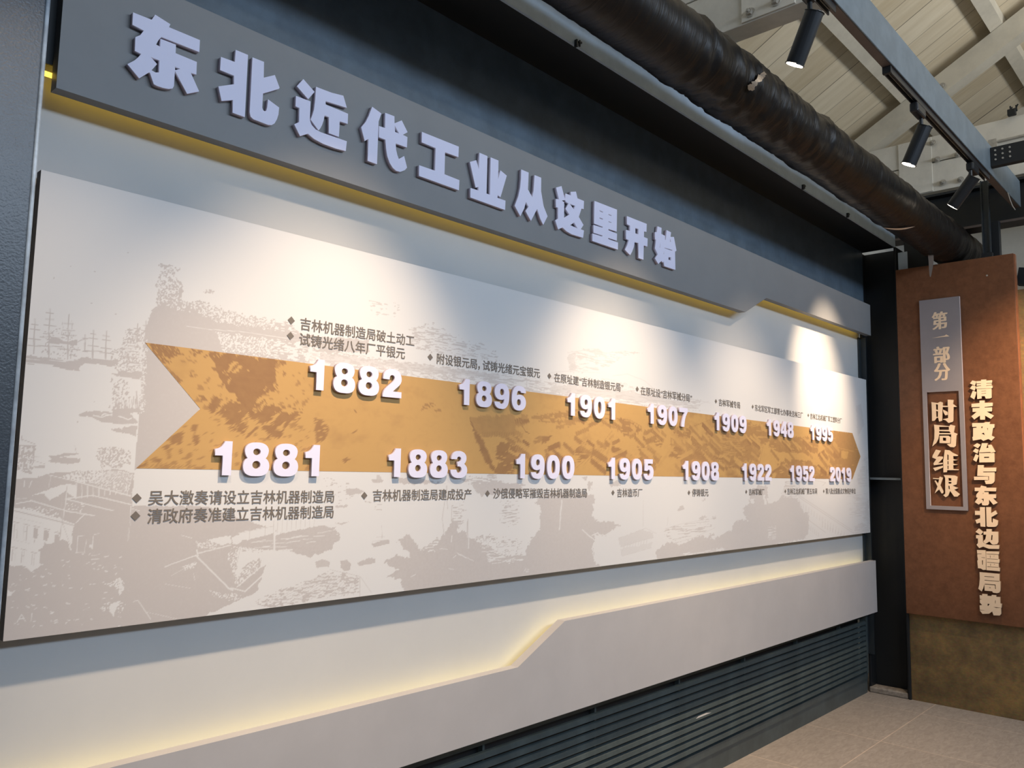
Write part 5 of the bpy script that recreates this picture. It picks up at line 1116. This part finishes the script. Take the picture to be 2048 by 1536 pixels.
CH4 = [
 ('时', [[[(140, 148), (215, 160), (250, 142), (280, 155), (275, 260), (272, 378), (235, 388), (222, 340), (205, 342), (180, 378), (148, 380), (145, 250)], [(195, 175), (220, 178), (220, 245), (197, 240)], [(197, 258), (220, 262), (220, 330), (200, 330)]],
   [[(340, 118), (412, 122), (405, 170), (455, 208), (412, 208), (410, 375), (400, 392), (350, 405), (315, 372), (275, 362), (345, 345), (345, 208), (278, 210), (278, 193), (340, 195)]], [[(282, 240), (340, 270), (342, 305), (310, 312), (287, 270)]]]),
 ('局', [[[(172, 425), (360, 445), (375, 425), (430, 440), (415, 520), (460, 540), (448, 560), (440, 685), (420, 705), (370, 700), (330, 665), (378, 658), (384, 545), (235, 545), (225, 600), (200, 650), (150, 695), (175, 600), (178, 500)], [(235, 452), (355, 452), (355, 490), (235, 490)], [(235, 505), (360, 508), (378, 530), (235, 528)]],
   [[(240, 562), (350, 562), (376, 580), (370, 655), (240, 652)], [(280, 585), (320, 588), (320, 625), (280, 622)]]]),
 ('维', [[[(195, 732), (255, 745), (210, 820), (240, 815), (280, 818), (282, 840), (222, 900), (280, 893), (280, 910), (170, 925), (165, 900), (200, 850), (150, 830), (155, 805)]], [[(160, 958), (282, 930), (282, 952), (185, 995)]],
   [[(305, 735), (360, 740), (400, 770), (465, 800), (465, 812), (408, 812), (408, 850), (465, 860), (408, 868), (408, 905), (465, 918), (408, 925), (408, 970), (475, 975), (475, 985), (335, 985), (330, 1010), (288, 1012), (285, 870)], [(335, 790), (350, 800), (350, 860), (335, 860)], [(338, 875), (350, 875), (350, 915), (338, 915)], [(338, 930), (350, 930), (350, 972), (338, 972)]]]),
 ('艰', [[[(160, 1080), (230, 1085), (245, 1065), (282, 1078), (250, 1170), (288, 1245), (285, 1268), (265, 1272), (235, 1222), (180, 1270), (215, 1185), (178, 1115), (192, 1110), (222, 1150), (235, 1097), (160, 1092)]],
   [[(290, 1045), (425, 1050), (460, 1065), (450, 1160), (400, 1175), (470, 1205), (420, 1225), (490, 1280), (460, 1310), (420, 1310), (370, 1240), (345, 1300), (315, 1318), (285, 1292), (310, 1275), (310, 1080)], [(350, 1080), (385, 1085), (385, 1115), (350, 1115)], [(350, 1130), (385, 1130), (385, 1150), (350, 1150)], [(350, 1175), (362, 1180), (368, 1222), (350, 1212)]]]),
]
XF = 6.336
W4 = ('first', 'second', 'third', 'last')
for (ch, comps), nth in zip(CH4, W4):
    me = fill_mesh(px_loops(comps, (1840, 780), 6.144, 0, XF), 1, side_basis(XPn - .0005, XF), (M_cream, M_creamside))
    o = link_mesh('raised_character', me); tag(o, f'raised cream character {ch}, {nth} from the top inside the grey sign frame', 'sign letter', 'raised characters inside the sign frame')
A3 = ((1930, 750), 10.24); A4 = ((1930, 890), 9.6); A5 = ((1935, 1040), 7.68)
COL = [
 ('清', [(A3, [[[(232, 125), (328, 120), (328, 95), (432, 90), (432, 115), (552, 105), (552, 162), (432, 170), (432, 178), (545, 172), (545, 207), (432, 213), (432, 222), (562, 215), (562, 268), (225, 283), (225, 237), (330, 224), (330, 215), (237, 222), (237, 187), (330, 178), (330, 170), (232, 176)]],
   [[(243, 290), (540, 275), (545, 465), (510, 480), (425, 485), (405, 432), (340, 432), (340, 480), (250, 492)], [(335, 328), (430, 322), (430, 330), (335, 336)], [(335, 378), (430, 370), (430, 378), (335, 386)]],
   [[(152, 110), (230, 130), (205, 222), (100, 172)]], [[(148, 212), (222, 232), (200, 322), (98, 275)]], [[(160, 320), (235, 350), (190, 500), (108, 450)]]])]),
 ('末', [(A3, [[[(295, 525), (400, 520), (400, 570), (565, 565), (565, 635), (400, 655), (400, 668), (550, 660), (552, 745), (445, 750), (590, 832), (528, 900), (410, 830), (410, 915), (310, 915), (305, 830), (190, 912), (130, 845), (240, 755), (155, 755), (155, 680), (300, 672), (300, 655), (133, 660), (133, 590), (295, 575)]]])]),
 ('政', [(A3, [[[(145, 985), (385, 980), (420, 965), (510, 962), (500, 1005), (600, 1005), (600, 1080), (575, 1085), (545, 1240), (608, 1275), (545, 1345), (475, 1310), (375, 1350), (325, 1315), (160, 1345), (150, 1270), (165, 1265), (165, 1085), (235, 1080), (235, 1060), (148, 1062)], [(330, 1060), (368, 1055), (345, 1105)], [(450, 1090), (470, 1090), (465, 1135)], [(335, 1200), (385, 1180), (405, 1235), (375, 1215)]]])]),
 ('治', [(A3, [[[(245, 1395), (320, 1430), (265, 1500), (168, 1450)]]]), (A4, [[[(200, 65), (262, 92), (240, 168), (150, 120)]], [[(205, 172), (265, 203), (218, 325), (155, 285)]], [[(323, -36), (436, -36), (405, 60), (450, 52), (440, 0), (505, -8), (587, 132), (497, 146), (488, 134), (265, 144), (300, 50)]], [[(270, 155), (562, 150), (570, 330), (275, 335)], [(365, 228), (462, 225), (462, 247), (365, 250)]]])]),
 ('与', [(A4, [[[(245, 385), (358, 385), (358, 435), (597, 432), (597, 508), (350, 510), (350, 525), (568, 522), (568, 690), (545, 730), (500, 748), (400, 750), (375, 682), (458, 675), (460, 600), (235, 592)]], [[(172, 607), (445, 605), (448, 670), (175, 672)]]])]),
 ('东', [(A4, [[[(310, 778), (410, 800), (400, 818), (597, 820), (597, 890), (370, 885), (372, 903), (450, 903), (452, 945), (592, 945), (597, 1020), (540, 1025), (625, 1110), (545, 1148), (460, 1050), (462, 1125), (440, 1155), (380, 1162), (330, 1155), (318, 1105), (262, 1145), (188, 1095), (245, 1015), (215, 1005), (215, 955), (270, 885), (187, 885), (185, 818), (290, 818)], [(340, 930), (352, 915), (352, 940)], [(310, 1040), (358, 1030), (358, 1080), (335, 1080), (350, 1060)]]])]),
 ('北', [(A4, [[[(285, 1192), (380, 1192), (392, 1571), (298, 1565), (290, 1490), (225, 1510), (197, 1440), (290, 1405), (290, 1345), (192, 1342), (190, 1262), (285, 1265)]], [[(405, 1192), (497, 1192), (500, 1310), (585, 1255), (622, 1320), (505, 1385), (510, 1475), (520, 1490), (530, 1485), (535, 1410), (632, 1450), (628, 1530), (600, 1565), (560, 1572), (450, 1572), (415, 1560)]]])]),
 ('边', [(A5, [[[(175, 128), (242, 185), (200, 230), (122, 182)]], [[(290, 138), (370, 140), (370, 178), (470, 180), (474, 340), (455, 370), (400, 378), (375, 372), (337, 330), (275, 368), (240, 330), (275, 290), (288, 225), (245, 225), (245, 178), (290, 175)], [(368, 228), (385, 235), (380, 310), (360, 305)]], [[(130, 232), (233, 228), (235, 335), (280, 372), (350, 384), (487, 385), (485, 445), (330, 442), (240, 410), (180, 432), (138, 380), (160, 355), (160, 285), (132, 282)]]])]),
 ('疆', [(A5, [[[(145, 460), (278, 465), (282, 560), (282, 765), (240, 768), (205, 745), (160, 740), (150, 625), (160, 610), (152, 565), (150, 525), (215, 523), (215, 517), (150, 517)], [(215, 572), (270, 578), (270, 584), (215, 578)], [(222, 620), (238, 620), (235, 690), (225, 685)]],
   [[(285, 480), (483, 485), (483, 528), (295, 518), (295, 525), (472, 535), (475, 600), (490, 605), (490, 655), (478, 660), (480, 715), (480, 728), (497, 740), (497, 788), (290, 770), (288, 600)], [(300, 592), (468, 602), (468, 608), (300, 598)], [(300, 645), (472, 660), (472, 667), (300, 652)], [(305, 712), (474, 726), (474, 732), (305, 720)], [(345, 545), (352, 545), (352, 580), (345, 580)], [(400, 550), (415, 550), (415, 556), (400, 556)], [(350, 672), (357, 672), (357, 705), (350, 705)], [(405, 676), (420, 678), (420, 684), (405, 682)]]])]),
 ('局', [(A5, [[[(185, 800), (490, 828), (490, 940), (505, 945), (505, 1085), (490, 1115), (450, 1125), (390, 1115), (380, 1095), (262, 1085), (258, 985), (240, 1050), (218, 1098), (165, 1055), (180, 1000), (188, 900)], [(260, 860), (410, 875), (410, 883), (260, 869)], [(262, 920), (486, 939), (486, 947), (262, 929)], [(265, 980), (430, 992), (435, 1060), (425, 1060), (420, 1002), (265, 990)], [(332, 1035), (358, 1037), (358, 1044), (332, 1042)]]])]),
 ('势', [(A5, [[[(225, 1135), (305, 1140), (305, 1165), (370, 1168), (370, 1150), (440, 1155), (440, 1180), (500, 1185), (503, 1280), (525, 1290), (523, 1345), (515, 1350), (518, 1440), (495, 1468), (400, 1465), (378, 1405), (330, 1440), (230, 1442), (188, 1390), (190, 1386), (280, 1389), (190, 1378), (185, 1312), (225, 1305), (190, 1270), (190, 1222), (225, 1218), (190, 1212), (185, 1155), (225, 1158)], [(310, 1285), (340, 1290), (315, 1325), (308, 1310)], [(425, 1235), (433, 1235), (430, 1280), (423, 1280)], [(395, 1335), (515, 1350), (440, 1352)]]])]),
]
for (ch, parts), nth in zip(COL, T_ORD):
    lp = []
    for (org, s), comps in parts: lp += px_loops(comps, org, s, 0, XF - .002)
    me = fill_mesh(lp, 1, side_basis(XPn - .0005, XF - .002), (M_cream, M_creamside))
    o = link_mesh('raised_character', me); tag(o, f'raised cream heavy character {ch}, {nth} down the right hand column on the brown panel', 'sign letter', 'raised characters in the right hand column')
